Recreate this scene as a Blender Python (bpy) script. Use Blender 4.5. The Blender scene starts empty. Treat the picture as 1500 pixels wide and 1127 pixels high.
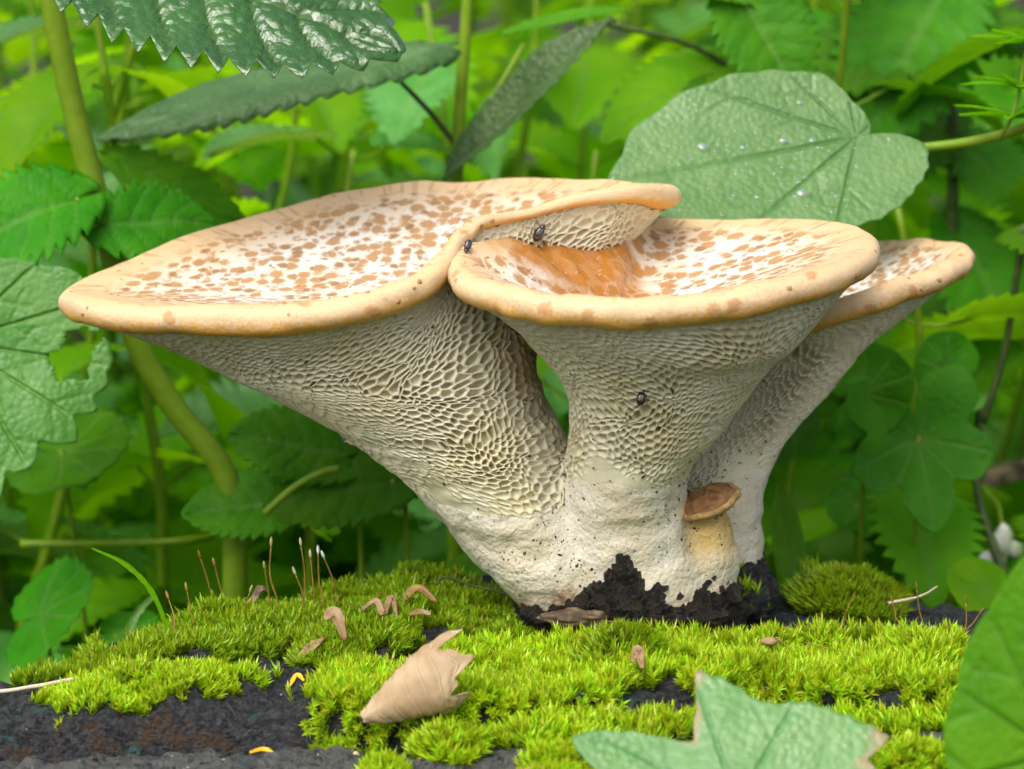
import bpy, math, random
import numpy as np
from mathutils import Vector, Matrix
from mathutils.bvhtree import BVHTree

# ------------------------------------------------------------------ camera, sky, sun, exposure
# all building code below works in centimetres; S turns them into metres
S = 0.01
PITCH = math.radians(11.0)
DIST = 80.0                                   # camera to the mushrooms, cm
FOC = np.array([0.0, 0.0, 7.0])
FW = np.array([0.0, math.cos(PITCH), -math.sin(PITCH)])
UP = np.array([0.0, math.sin(PITCH), math.cos(PITCH)])
CAM = FOC - FW * DIST
scn = bpy.context.scene
COL = scn.collection
cd = bpy.data.cameras.new('camera')
cd.lens = 36 * DIST / 30.0
cd.sensor_width = 36
cd.clip_start = 0.01
cd.clip_end = 200
cd.dof.use_dof = True
cd.dof.focus_distance = (DIST - 4.0) * S
cd.dof.aperture_fstop = 13.0
cam = bpy.data.objects.new('camera', cd)
cam.location = CAM * S
cam.rotation_euler = (math.pi / 2 - PITCH, 0, 0)
COL.objects.link(cam)
scn.camera = cam

SUN_EL, SUN_AZ = math.radians(54), math.radians(208)   # azimuth clockwise from +Y
w = bpy.data.worlds.new('World')
scn.world = w
w.use_nodes = True
wn = w.node_tree
sky = wn.nodes.new('ShaderNodeTexSky')
sky.sky_type = 'NISHITA'
sky.sun_disc = False
sky.sun_elevation = SUN_EL
sky.sun_rotation = SUN_AZ
sky.air_density = 1.0
sky.dust_density = 6.0
sky.ozone_density = 1.0
hs = wn.nodes.new('ShaderNodeHueSaturation')
hs.inputs['Saturation'].default_value = 0.45
wn.links.new(sky.outputs[0], hs.inputs['Color'])
bg = wn.nodes['Background']
wn.links.new(hs.outputs[0], bg.inputs[0])
bg.inputs[1].default_value = 0.13
ld = bpy.data.lights.new('sun', 'SUN')
ld.energy = 1.2
ld.angle = math.radians(60)
ld.color = (1.0, 0.95, 0.87)
sun = bpy.data.objects.new('sun', ld)
sd = Vector((math.sin(SUN_AZ) * math.cos(SUN_EL), math.cos(SUN_AZ) * math.cos(SUN_EL), math.sin(SUN_EL)))
sun.rotation_euler = (-sd).to_track_quat('-Z', 'Y').to_euler()
sun.location = (0, 0, 3)
COL.objects.link(sun)
scn.view_settings.view_transform = 'Standard'
scn.view_settings.look = 'None'
scn.view_settings.gamma = 1
scn.view_settings.exposure = 0.72
scn.render.engine = 'CYCLES'
cy = scn.cycles
cy.use_denoising = True
cy.max_bounces = 5
cy.diffuse_bounces = 3
cy.glossy_bounces = 2
cy.transmission_bounces = 3
cy.use_adaptive_sampling = True
cy.adaptive_threshold = 0.02
cy.caustics_reflective = False
cy.caustics_refractive = False

rng = np.random.default_rng(11)
random.seed(5)

# ------------------------------------------------------------------ pixel helpers (photo is 1500 x 1127)
def ray(px, py):
    return FW * DIST + np.array([1.0, 0, 0]) * ((px - 750) / 50.0) + UP * ((563.5 - py) / 50.0)

def P(px, py, Y):
    d = ray(px, py)
    return CAM + d * ((Y - CAM[1]) / d[1])

def G(px, py, z=0.0):
    d = ray(px, py)
    return CAM + d * ((z - CAM[2]) / d[2])

def proj(V):
    V = np.atleast_2d(V) - CAM
    k = DIST / (V @ FW)
    return np.stack([750 + 50 * V[:, 0] * k, 563.5 - 50 * (V @ UP) * k], 1)

# ------------------------------------------------------------------ noise
def _hash(ix, iy, iz, seed):
    h = (ix * 374761393 + iy * 668265263 + iz * 2147483647 + seed * 974711) & 0x7fffffff
    h = ((h ^ (h >> 13)) * 1274126177) & 0x7fffffff
    h = ((h ^ (h >> 16)) * 668265263) & 0x7fffffff
    return ((h ^ (h >> 15)) & 0xffffff) / float(0xffffff)

def vnoise(p, seed=0):
    p = np.asarray(p, float)
    i = np.floor(p).astype(np.int64)
    f = p - i
    f = f * f * (3 - 2 * f)
    out = 0
    for dx in (0, 1):
        for dy in (0, 1):
            for dz in (0, 1):
                wgt = (f[..., 0] if dx else 1 - f[..., 0]) * (f[..., 1] if dy else 1 - f[..., 1]) * (f[..., 2] if dz else 1 - f[..., 2])
                out = out + wgt * _hash(i[..., 0] + dx, i[..., 1] + dy, i[..., 2] + dz, seed)
    return out * 2 - 1

def fbm(p, octv=4, seed=0, gain=0.5):
    p = np.asarray(p, float)
    a, s, o = 1.0, 0, 0
    for k in range(octv):
        s = s + a * vnoise(p * (2 ** k), seed + k)
        a *= gain
    return s

def n2(x, y, sc, octv=4, seed=0):
    return fbm(np.stack([x * sc, y * sc, np.zeros_like(x)], -1), octv, seed)

def sstep(a, b, x):
    t = np.clip((x - a) / (b - a), 0, 1)
    return t * t * (3 - 2 * t)

# ------------------------------------------------------------------ mesh helpers
ORG = {}

def mesh_np(name, V, F, mat, attrs=None, uv=None, smooth=True):
    V = np.ascontiguousarray(V, np.float32)
    F = [np.asarray(f, np.int32) for f in (F if isinstance(F, (list, tuple)) else [F]) if len(f)]
    me = bpy.data.meshes.new(name)
    me.vertices.add(len(V))
    me.vertices.foreach_set('co', V.ravel())
    loops = np.concatenate([f.ravel() for f in F])
    tot = np.concatenate([np.full(len(f), f.shape[1], np.int32) for f in F])
    st = np.concatenate([[0], np.cumsum(tot)[:-1]]).astype(np.int32)
    me.loops.add(len(loops))
    me.loops.foreach_set('vertex_index', loops)
    me.polygons.add(len(tot))
    me.polygons.foreach_set('loop_start', st)
    me.polygons.foreach_set('loop_total', tot)
    me.polygons.foreach_set('use_smooth', np.full(len(tot), bool(smooth)))
    if uv is not None:
        l = me.uv_layers.new(name='UVMap')
        l.data.foreach_set('uv', np.asarray(uv, np.float32)[loops].ravel())
    for k, a in (attrs or {}).items():
        at = me.attributes.new(k, 'FLOAT', 'POINT')
        at.data.foreach_set('value', np.ascontiguousarray(a, np.float32))
    me.update()
    me.validate()
    if mat:
        me.materials.append(mat)
    return me

def tag(o, label=None, cat=None, group=None, kind=None):
    for k, v in (('label', label), ('category', cat), ('group', group), ('kind', kind)):
        if v:
            o[k] = v
    return o

def thing(name, label, cat, org, group=None):
    o = bpy.data.objects.new(name, None)
    o.empty_display_size = 0.01
    o.location = np.asarray(org) * S
    COL.objects.link(o)
    ORG[o] = np.asarray(org, float)
    return tag(o, label, cat, group)

def part(name, V, F, mat, parent, attrs=None, uv=None, smooth=True, label=None, kind=None):
    """mesh given in world centimetres, child of `parent` (shares its origin)"""
    org = ORG[parent]
    me = mesh_np(name, (np.asarray(V) - org) * S, F, mat, attrs, uv, smooth)
    o = bpy.data.objects.new(name, me)
    COL.objects.link(o)
    o.parent = parent
    ORG[o] = org
    return tag(o, label, None, None, kind)

def solo(name, V, F, mat, label, cat=None, group=None, kind=None, org=None, attrs=None, uv=None, smooth=True):
    V = np.asarray(V, float)
    if org is None:
        org = np.array([V[:, 0].mean(), V[:, 1].mean(), V[:, 2].min()])
    me = mesh_np(name, (V - org) * S, F, mat, attrs, uv, smooth)
    o = bpy.data.objects.new(name, me)
    o.location = np.asarray(org) * S
    COL.objects.link(o)
    ORG[o] = np.asarray(org, float)
    return tag(o, label, cat, group, kind)

def grid_faces(nr, nc, wrap=False, off=0):
    r = np.arange(nr - 1)[:, None]
    c = np.arange(nc if wrap else nc - 1)[None, :]
    c2 = (c + 1) % nc
    a = r * nc + c
    b = r * nc + c2
    return np.stack([a, b, b + nc, a + nc], -1).reshape(-1, 4) + off

def catmull(pts, n, closed=False):
    pts = np.asarray(pts, float)
    if closed:
        q = np.concatenate([pts[-1:], pts, pts[:2]])
    else:
        q = np.concatenate([2 * pts[:1] - pts[1:2], pts, 2 * pts[-1:] - pts[-2:-1]])
    m = len(q) - 3
    t = np.linspace(0, m, n, endpoint=not closed)
    i = np.minimum(t.astype(int), m - 1)
    f = (t - i)[:, None]
    a, b, c, d = q[i], q[i + 1], q[i + 2], q[i + 3]
    return 0.5 * (2 * b + (c - a) * f + (2 * a - 5 * b + 4 * c - d) * f ** 2 + (3 * b - a - 3 * c + d) * f ** 3)

def nrm(v):
    v = np.asarray(v, float)
    return v / (np.linalg.norm(v, axis=-1, keepdims=True) + 1e-12)

def tube(pts, rad, ns=10, cap=True):
    pts = np.asarray(pts, float)
    rad = np.broadcast_to(np.asarray(rad, float), (len(pts),))
    T = nrm(np.gradient(pts, axis=0))
    ref = np.array([0.31, 0.17, 0.93]) if abs(T[:, 2]).mean() < 0.8 else np.array([1.0, 0.1, 0.05])
    A = nrm(np.cross(T, ref))
    B = np.cross(T, A)
    an = np.linspace(0, 2 * np.pi, ns, endpoint=False)
    V = pts[:, None] + rad[:, None, None] * (np.cos(an)[None, :, None] * A[:, None] + np.sin(an)[None, :, None] * B[:, None])
    V = V.reshape(-1, 3)
    F = [grid_faces(len(pts), ns, True)]
    if cap:
        n = len(V)
        V = np.concatenate([V, pts[:1], pts[-1:]])
        k = np.arange(ns)
        F.append(np.stack([np.full(ns, n), (k + 1) % ns, k], 1))
        o = (len(pts) - 1) * ns
        F.append(np.stack([np.full(ns, n + 1), o + k, o + (k + 1) % ns], 1))
    return V, F

def merge(parts):
    Vs, F4, F3, n = [], [], [], 0
    for V, F in parts:
        Vs.append(V)
        for f in (F if isinstance(F, (list, tuple)) else [F]):
            (F4 if f.shape[1] == 4 else F3).append(f + n)
        n += len(V)
    out = []
    if F4: out.append(np.concatenate(F4))
    if F3: out.append(np.concatenate(F3))
    return np.concatenate(Vs), out

def blob(c, r, seed=0, amp=0.2, fr=1.5, res=24, axes=None):
    th = np.linspace(0, np.pi, res // 2 + 1)
    ph = np.linspace(0, 2 * np.pi, res, endpoint=False)
    d = np.stack([np.sin(th)[:, None] * np.cos(ph), np.sin(th)[:, None] * np.sin(ph), np.cos(th)[:, None] * np.ones(res)], -1).reshape(-1, 3)
    k = 1 + amp * fbm(d * fr + seed * 7.3, 4, seed, 0.6)
    V = d * np.asarray(r) * k[:, None]
    if axes is not None:
        V = V @ np.asarray(axes)
    return V + np.asarray(c), [grid_faces(res // 2 + 1, res, True)]

# ------------------------------------------------------------------ material helpers
class NT:
    def __init__(self, name):
        self.m = bpy.data.materials.new(name)
        self.m.use_nodes = True
        self.t = self.m.node_tree
        self.t.nodes.clear()
        self.out = self.t.nodes.new('ShaderNodeOutputMaterial')

    def n(self, typ, ins=None, **props):
        nd = self.t.nodes.new('ShaderNode' + typ)
        for k, v in props.items():
            setattr(nd, k, v)
        for k, v in (ins or {}).items():
            s = nd.inputs[k]
            if isinstance(v, bpy.types.NodeSocket):
                self.t.links.new(v, s)
            else:
                if isinstance(v, (tuple, list)) and s.type == 'RGBA' and len(v) == 3:
                    v = (*v, 1)
                s.default_value = v
        return nd

    def math(self, op, a, b=0.0, c=0.0, clamp=False):
        nd = self.n('Math', {0: a, 1: b, 2: c}, operation=op)
        nd.use_clamp = clamp
        return nd.outputs[0]

    def mix(self, f, a, b):
        nd = self.n('Mix', {0: f, 6: a, 7: b}, data_type='RGBA')
        return nd.outputs[2]

    def ss(self, x, a, b):
        nd = self.n('MapRange', {'Value': x, 'From Min': a, 'From Max': b}, interpolation_type='SMOOTHSTEP')
        return nd.outputs[0]

    def pos(self, scale=100.0):
        g = self.n('NewGeometry')
        return self.n('VectorMath', {0: g.outputs['Position'], 'Scale': scale}, operation='SCALE').outputs[0]

    def noise(self, vec, sc, det=4.0, rough=0.55, dist=0.0):
        return self.n('TexNoise', {'Vector': vec, 'Scale': sc, 'Detail': det, 'Roughness': rough, 'Distortion': dist}).outputs[0]

    def vor(self, vec, sc, rnd=1.0, feature='F1'):
        return self.n('TexVoronoi', {'Vector': vec, 'Scale': sc, 'Randomness': rnd}, feature=feature)

    def attr(self, name):
        return self.n('Attribute', attribute_name=name).outputs['Fac']

    def bump(self, h, strength=0.5, dist=0.0005, normal=None):
        ins = {'Height': h, 'Strength': strength, 'Distance': dist}
        if normal is not None:
            ins['Normal'] = normal
        return self.n('Bump', ins).outputs[0]

    def done(self, sh):
        self.t.links.new(sh, self.out.inputs[0])
        return self.m

def m_leaf(name, col, col2, trans, rough=0.35, tr=0.35, spec=0.28, wet=0.0, vein=(0.2, 0.32, 0.08), relief=1.0, scale=1.0, veinmix=0.35, far=False):
    t = NT(name)
    p = t.pos()
    na = t.noise(p, 0.55 * scale, 3)
    nb = t.noise(p, 3.0 * scale, 4)
    c = t.mix(t.ss(na, 0.35, 0.65), col, col2)
    c = t.mix(t.math('MULTIPLY', t.ss(nb, 0.5, 0.8), 0.35), c, tuple(x * 0.55 for x in col))
    v = t.attr('vein')
    c = t.mix(t.math('MULTIPLY', v, veinmix), c, vein)
    c = t.mix(t.math('MULTIPLY', t.attr('torn'), 0.9), c, (0.30, 0.21, 0.12))
    info = t.n('ObjectInfo').outputs['Random']
    hsv = t.n('HueSaturation', {'Color': c, 'Hue': t.math('MULTIPLY_ADD', info, 0.03, 0.487), 'Value': t.math('MULTIPLY_ADD', info, 0.5, 0.76)})
    c = hsv.outputs[0]
    if far:
        bm = t.bump(t.math('ADD', t.math('MULTIPLY', v, -0.6), t.noise(p, 4.0 * scale, 1)), 0.4 * relief, 0.0008)
    else:
        vo = t.vor(p, 5.0 * scale, 1.0, 'F1').outputs[0]
        h = t.math('ADD', t.math('MULTIPLY', vo, -0.8), t.math('MULTIPLY', v, -0.6))
        h = t.math('ADD', h, t.math('MULTIPLY', t.noise(p, 18 * scale, 2), 0.25))
        bm = t.bump(h, 0.5 * relief, 0.0008)
    rg = t.math('ADD', t.math('MULTIPLY', t.ss(t.noise(p, 1.3 * scale, 3), 0.35, 0.7), 0.25), rough - 0.12)
    b = t.n('BsdfPrincipled', {'Base Color': c, 'Roughness': rg, 'Normal': bm, 'Specular IOR Level': spec})
    if wet:
        b.inputs['Coat Weight'].default_value = wet
        b.inputs['Coat Roughness'].default_value = 0.10
        b.inputs['Coat IOR'].default_value = 1.5 + 0.25 * wet
        t.t.links.new(bm, b.inputs['Coat Normal'])
    tl = t.n('BsdfTranslucent', {'Color': trans})
    mx = t.n('MixShader', {0: tr, 1: b.outputs[0], 2: tl.outputs[0]})
    return t.done(mx.outputs[0])

def m_plain(name, col, col2, rough=0.6, sc=4.0, bump=0.4, bdist=0.0006, bsc=10.0, spec=0.4, tr=0.0, trc=(0.3, 0.4, 0.1), sss=0.0, coat=0.0):
    t = NT(name)
    p = t.pos()
    c = t.mix(t.ss(t.noise(p, sc, 5), 0.35, 0.65), col, col2)
    bm = t.bump(t.noise(p, bsc, 6, 0.65), bump, bdist)
    b = t.n('BsdfPrincipled', {'Base Color': c, 'Roughness': rough, 'Normal': bm, 'Specular IOR Level': spec, 'Coat Weight': coat, 'Coat Roughness': 0.15})
    if sss:
        b.inputs['Subsurface Weight'].default_value = sss
        b.inputs['Subsurface Radius'].default_value = (1, 0.6, 0.3)
        b.inputs['Subsurface Scale'].default_value = 0.003
    if tr:
        tl = t.n('BsdfTranslucent', {'Color': trc})
        return t.done(t.n('MixShader', {0: tr, 1: b.outputs[0], 2: tl.outputs[0]}).outputs[0])
    return t.done(b.outputs[0])

def m_cap(name, seed, stain=None, scale_k=1.0, tan=(0.66, 0.45, 0.24)):
    """upper skin: white flesh, tan margin, brown flat scales; UV = plan position in cm, rad = 0 centre .. 1 margin top .. 2 lower edge"""
    t = NT(name)
    uv = t.n('UVMap').outputs[0]
    rad = t.attr('rad')
    ang = t.attr('ang')
    wn_ = t.n('TexNoise', {'Vector': uv, 'Scale': 1.6, 'Detail': 3.0}).outputs[1]
    wv = t.n('VectorMath', {0: wn_, 1: (0.5, 0.5, 0.5)}, operation='SUBTRACT').outputs[0]
    wv = t.n('VectorMath', {0: wv, 'Scale': 0.28}, operation='SCALE').outputs[0]
    vec = t.n('VectorMath', {0: uv, 1: wv}).outputs[0]
    vec = t.n('VectorMath', {0: vec, 1: (seed * 3.1, seed * 1.7, 0)}).outputs[0]
    vo = t.vor(vec, 2.45 * scale_k, 0.8)
    rnd = t.n('SeparateColor', {0: vo.outputs['Color']}).outputs[0]
    fine = t.noise(vec, 9.0, 4, 0.6)
    d = t.math('ADD', vo.outputs['Distance'], t.math('MULTIPLY', t.math('SUBTRACT', rnd, 0.5), 0.30))
    d = t.math('ADD', d, t.math('MULTIPLY', t.math('SUBTRACT', fine, 0.5), 0.60))
    scal = t.ss(d, 0.63, 0.36)
    vo2 = t.vor(vec, 3.6 * scale_k, 1.0)
    d2 = t.math('ADD', vo2.outputs['Distance'], t.math('MULTIPLY', t.math('SUBTRACT', t.n('SeparateColor', {0: vo2.outputs['Color']}).outputs[1], 0.3), 0.7))
    scal2 = t.math('MULTIPLY', t.ss(d2, 0.38, 0.12), 0.6)
    scal = t.math('MAXIMUM', scal, scal2)
    # radial fibres close to the margin
    pv = t.n('CombineXYZ', {0: t.math('MULTIPLY', ang, 40.0), 1: t.math('MULTIPLY', rad, 5.0), 2: float(seed)}).outputs[0]
    vr = t.vor(pv, 1.0, 1.0)
    fr = t.math('ADD', vr.outputs['Distance'], t.math('MULTIPLY', t.math('SUBTRACT', t.n('SeparateColor', {0: vr.outputs['Color']}).outputs[0], 0.35), 0.6))
    streak = t.ss(fr, 0.45, 0.12)
    rimz = t.ss(rad, 0.84, 0.95)
    inner = t.math('SUBTRACT', 1.0, rimz)
    mk = t.math('ADD', t.math('MULTIPLY', scal, inner), t.math('MULTIPLY', t.math('MULTIPLY', streak, rimz), t.math('MULTIPLY', t.ss(rad, 1.30, 0.96), 0.6)))
    big = t.noise(uv, 0.35, 3)
    cream = t.mix(t.ss(big, 0.4, 0.65), (0.72, 0.69, 0.62), (0.68, 0.60, 0.47))
    body = t.mix(t.ss(t.math('ADD', rad, t.math('MULTIPLY', big, 0.12)), 0.62, 1.06), cream, tan)
    body = t.mix(t.math('MULTIPLY', t.ss(rad, 1.05, 1.35), 0.75), body, (0.68, 0.51, 0.31))
    low = t.math('ADD', rad, t.math('MULTIPLY', t.math('SUBTRACT', t.noise(pv, 1.1, 4), 0.5), 0.5))
    body = t.mix(t.math('MULTIPLY', t.ss(low, 1.42, 1.70), 0.9), body, (0.76, 0.38, 0.03))
    scol = t.mix(t.ss(rnd, 0.25, 0.8), (0.42, 0.22, 0.075), (0.30, 0.135, 0.035))
    col = t.mix(t.math('MULTIPLY', mk, 0.92), body, scol)
    mot = t.noise(pv, 2.3, 5, 0.65)
    col = t.mix(t.math('MULTIPLY', t.math('MULTIPLY', t.ss(mot, 0.5, 0.75), t.ss(rad, 0.9, 1.1)), 0.6), col, (0.56, 0.34, 0.13))
    # sparse scales over the margin
    vm = t.vor(t.n('VectorMath', {0: uv, 1: (5.0 + seed, 2.0, 0)}).outputs[0], 0.9, 1.0)
    ms = t.math('MULTIPLY', t.ss(t.math('ADD', vm.outputs['Distance'], t.math('MULTIPLY', fine, 0.3)), 0.40, 0.28), t.ss(rad, 0.95, 1.1))
    col = t.mix(t.math('MULTIPLY', ms, 0.7), col, (0.45, 0.22, 0.07))
    col = t.mix(t.ss(rad, 2.1, 2.3), col, (0.72, 0.66, 0.46))
    rough = 0.55
    if stain:
        (cx, cy, rr) = stain
        dv = t.n('VectorMath', {0: uv, 1: (cx, cy, 0)}, operation='DISTANCE').outputs['Value']
        dv = t.math('ADD', dv, t.math('MULTIPLY', t.math('SUBTRACT', t.noise(uv, 1.2, 5, 0.65), 0.5), rr * 1.1))
        st = t.math('MULTIPLY', t.ss(dv, rr, rr * 0.35), t.ss(rad, 1.5, 0.95))
        col = t.mix(t.math('MULTIPLY', st, 0.9), col, (0.40, 0.15, 0.012))
        rough = t.math('SUBTRACT', 0.55, t.math('MULTIPLY', st, 0.33))
    h = t.math('ADD', t.math('MULTIPLY', mk, 0.5), t.math('MULTIPLY', t.math('ADD', fine, mot), 0.5))
    bm = t.bump(h, 0.6, 0.0008)
    b = t.n('BsdfPrincipled', {'Base Color': col, 'Roughness': rough, 'Normal': bm, 'Specular IOR Level': 0.4,
                               'Subsurface Weight': 0.25, 'Subsurface Radius': (1.0, 0.55, 0.25), 'Subsurface Scale': 0.003})
    return t.done(b.outputs[0])

def m_pore():
    t = NT('pore_flesh')
    p = t.pos()
    n = t.noise(p, 0.35, 3)
    c = t.mix(t.ss(n, 0.4, 0.65), (0.70, 0.66, 0.49), (0.66, 0.60, 0.39))
    c = t.mix(t.math('MULTIPLY', t.ss(t.noise(p, 5, 3), 0.55, 0.8), 0.3), c, (0.72, 0.62, 0.40))
    warm_shade = t.n('VectorMath', {0: p, 1: tuple(P(775, 515, -1.0))}, operation='DISTANCE').outputs['Value']  # warm shade under the wide cap, painted into the pore colour
    warm_shade = t.math('ADD', warm_shade, t.math('MULTIPLY', t.noise(p, 0.8, 4), 1.6))
    c = t.mix(t.math('MULTIPLY', t.ss(warm_shade, 3.4, 1.3), 0.75), c, (0.50, 0.31, 0.10))
    bm = t.bump(t.noise(p, 22, 3), 0.25, 0.0003)
    b = t.n('BsdfPrincipled', {'Base Color': c, 'Roughness': 0.55, 'Normal': bm, 'Specular IOR Level': 0.35,
                               'Subsurface Weight': 0.0, 'Subsurface Radius': (1.0, 0.7, 0.4), 'Subsurface Scale': 0.002})
    return t.done(b.outputs[0])

def m_stem():
    t = NT('stem_flesh')
    p = t.pos()
    z = t.n('SeparateXYZ', {0: p}).outputs[2]
    n = t.noise(p, 0.5, 4)
    c = t.mix(t.ss(n, 0.38, 0.65), (0.70, 0.66, 0.56), (0.66, 0.58, 0.43))
    sp = t.vor(p, 5.5, 1.0)
    spk = t.ss(t.math('ADD', sp.outputs[0], t.math('MULTIPLY', t.n('SeparateColor', {0: sp.outputs['Color']}).outputs[0], 0.5)), 0.24, 0.10)
    c = t.mix(t.math('MULTIPLY', spk, t.ss(t.noise(p, 0.7, 2), 0.42, 0.6)), c, (0.30, 0.19, 0.08))
    warm_shade = t.n('VectorMath', {0: p, 1: tuple(P(775, 515, -1.0))}, operation='DISTANCE').outputs['Value']  # the same warm shade below the cap, put into the stem colour
    warm_shade = t.math('ADD', warm_shade, t.math('MULTIPLY', t.noise(p, 0.8, 4), 1.6))
    c = t.mix(t.math('MULTIPLY', t.ss(warm_shade, 3.4, 1.3), 0.75), c, (0.50, 0.31, 0.10))
    yd = t.n('VectorMath', {0: p, 1: tuple(P(1040, 768, -2.3))}, operation='DISTANCE').outputs['Value']
    yd = t.math('ADD', yd, t.math('MULTIPLY', t.noise(p, 1.5, 4), 0.8))
    c = t.mix(t.math('MULTIPLY', t.ss(yd, 2.1, 0.9), 0.9), c, (0.56, 0.37, 0.10))
    st = t.math('ADD', z, t.math('MULTIPLY', t.math('SUBTRACT', t.noise(p, 0.9, 6, 0.7), 0.5), 2.6))
    c = t.mix(t.ss(st, 1.75, 0.95), c, (0.26, 0.16, 0.085))
    c = t.mix(t.ss(st, 1.15, 0.70), c, (0.018, 0.013, 0.010))
    wr = t.noise(p, 1.1, 3, 0.5, 1.2)
    cell = t.vor(p, 6.5, 1.0, 'F1').outputs[0]
    h = t.math('ADD', t.math('MULTIPLY', wr, 1.4), t.math('ADD', t.math('MULTIPLY', cell, -0.35), t.math('MULTIPLY', t.noise(p, 16, 4), 0.35)))
    bm = t.bump(h, 0.7, 0.0012)
    b = t.n('BsdfPrincipled', {'Base Color': c, 'Roughness': 0.6, 'Normal': bm, 'Specular IOR Level': 0.35,
                               'Subsurface Weight': 0.0, 'Subsurface Radius': (1.0, 0.7, 0.4), 'Subsurface Scale': 0.002})
    return t.done(b.outputs[0])

def m_wood():
    t = NT('rotten_wood')
    p = t.pos()
    n1 = t.noise(p, 0.9, 6, 0.65)
    n3 = t.noise(p, 4.5, 5, 0.7)
    c = t.mix(t.ss(n3, 0.35, 0.7), (0.014, 0.015, 0.018), (0.095, 0.100, 0.112))
    c = t.mix(t.math('MULTIPLY', t.ss(n1, 0.56, 0.68), 0.5), c, (0.10, 0.125, 0.105))
    c = t.mix(t.math('MULTIPLY', t.ss(t.noise(t.n('VectorMath', {0: p, 1: (9, 4, 2)}).outputs[0], 0.8, 5), 0.60, 0.68), 0.75), c, (0.05, 0.14, 0.12))
    cr = t.attr('crack')
    c = t.mix(t.math('MULTIPLY', t.math('MULTIPLY', cr, t.ss(t.noise(p, 1.6, 4), 0.48, 0.62)), 0.8), c, (0.10, 0.055, 0.022))
    c = t.mix(t.math('MULTIPLY', t.attr('front'), t.ss(t.noise(p, 2.2, 5, 0.7), 0.32, 0.62)), c, (0.19, 0.20, 0.185))
    v = t.vor(p, 7.0, 1.0).outputs[0]
    h = t.math('ADD', t.math('MULTIPLY', n3, 1.2), t.math('ADD', t.math('MULTIPLY', t.noise(p, 14, 5, 0.7), 0.8), t.math('MULTIPLY', v, -0.5)))
    bm = t.bump(h, 1.0, 0.0035)
    b = t.n('BsdfPrincipled', {'Base Color': c, 'Roughness': 0.6, 'Normal': bm, 'Specular IOR Level': 0.4})
    return t.done(b.outputs[0])

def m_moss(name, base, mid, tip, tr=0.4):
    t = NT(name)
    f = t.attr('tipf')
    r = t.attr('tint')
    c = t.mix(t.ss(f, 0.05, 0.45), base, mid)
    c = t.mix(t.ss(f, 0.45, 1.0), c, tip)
    p = t.pos()
    hsv = t.n('HueSaturation', {'Color': c, 'Hue': t.math('MULTIPLY_ADD', r, 0.05, 0.475), 'Value': t.math('ADD', t.math('MULTIPLY', r, 0.45), t.math('MULTIPLY_ADD', t.noise(p, 0.7, 3), 0.7, 0.42))})
    c = hsv.outputs[0]
    b = t.n('BsdfPrincipled', {'Base Color': c, 'Roughness': 0.4, 'Specular IOR Level': 0.4})
    tl = t.n('BsdfTranslucent', {'Color': c})
    return t.done(t.n('MixShader', {0: tr, 1: b.outputs[0], 2: tl.outputs[0]}).outputs[0])

M = {}
M['cap1'] = m_cap('cap_skin_pale', 1)
M['cap2'] = m_cap('cap_skin_stained', 2, stain=(-1.5, 2.3, 3.7), scale_k=0.95)
M['cap3'] = m_cap('cap_skin_small', 3, scale_k=1.1)
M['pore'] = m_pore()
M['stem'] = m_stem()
M['wood'] = m_wood()
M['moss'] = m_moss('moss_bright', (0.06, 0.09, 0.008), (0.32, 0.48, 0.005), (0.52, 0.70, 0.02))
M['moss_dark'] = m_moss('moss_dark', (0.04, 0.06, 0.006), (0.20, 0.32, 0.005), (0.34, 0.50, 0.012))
M['crust'] = m_plain('black_crust', (0.004, 0.004, 0.004), (0.030, 0.021, 0.014), 0.32, 2.6, 1.0, 0.003, 7, 0.6)
M['barkbit'] = m_plain('bark_chip', (0.06, 0.038, 0.02), (0.30, 0.22, 0.13), 0.6, 1.6, 0.8, 0.001, 8)
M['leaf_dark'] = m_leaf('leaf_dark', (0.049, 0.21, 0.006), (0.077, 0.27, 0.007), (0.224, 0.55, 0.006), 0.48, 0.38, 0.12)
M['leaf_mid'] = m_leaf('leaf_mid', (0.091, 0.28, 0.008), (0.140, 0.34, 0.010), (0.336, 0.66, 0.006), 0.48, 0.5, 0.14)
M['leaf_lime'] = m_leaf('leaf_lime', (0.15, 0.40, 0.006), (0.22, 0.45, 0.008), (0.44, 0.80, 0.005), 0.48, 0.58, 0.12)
M['leaf_wet'] = m_leaf('leaf_wet', (0.018, 0.14, 0.008), (0.03, 0.19, 0.010), (0.08, 0.36, 0.006), 0.35, 0.25, 0.3, 1.0, relief=2.4, scale=0.55)
M['leaf_grey'] = m_leaf('leaf_grey', (0.105, 0.23, 0.055), (0.154, 0.28, 0.085), (0.196, 0.40, 0.03), 0.40, 0.25, 0.65, 0.0, vein=(0.05, 0.17, 0.03), veinmix=0.6)
M['leaf_dull'] = m_leaf('leaf_dull', (0.063, 0.15, 0.035), (0.098, 0.20, 0.055), (0.140, 0.32, 0.02), 0.45, 0.25, 0.45, 0.0, vein=(0.10, 0.22, 0.07), veinmix=0.4, relief=1.6)
M['leaf_pale'] = m_leaf('leaf_pale', (0.084, 0.24, 0.03), (0.140, 0.30, 0.06), (0.224, 0.46, 0.02), 0.40, 0.3, 0.4, 0.0)
M['far_dark'] = m_leaf('far_dark', (0.049, 0.21, 0.006), (0.077, 0.27, 0.007), (0.224, 0.55, 0.006), 0.48, 0.38, 0.12, far=True)
M['far_mid'] = m_leaf('far_mid', (0.091, 0.28, 0.008), (0.140, 0.34, 0.010), (0.336, 0.66, 0.006), 0.48, 0.5, 0.14, far=True)
M['far_lime'] = m_leaf('far_lime', (0.15, 0.40, 0.006), (0.22, 0.45, 0.008), (0.44, 0.80, 0.005), 0.48, 0.58, 0.12, far=True)
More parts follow.
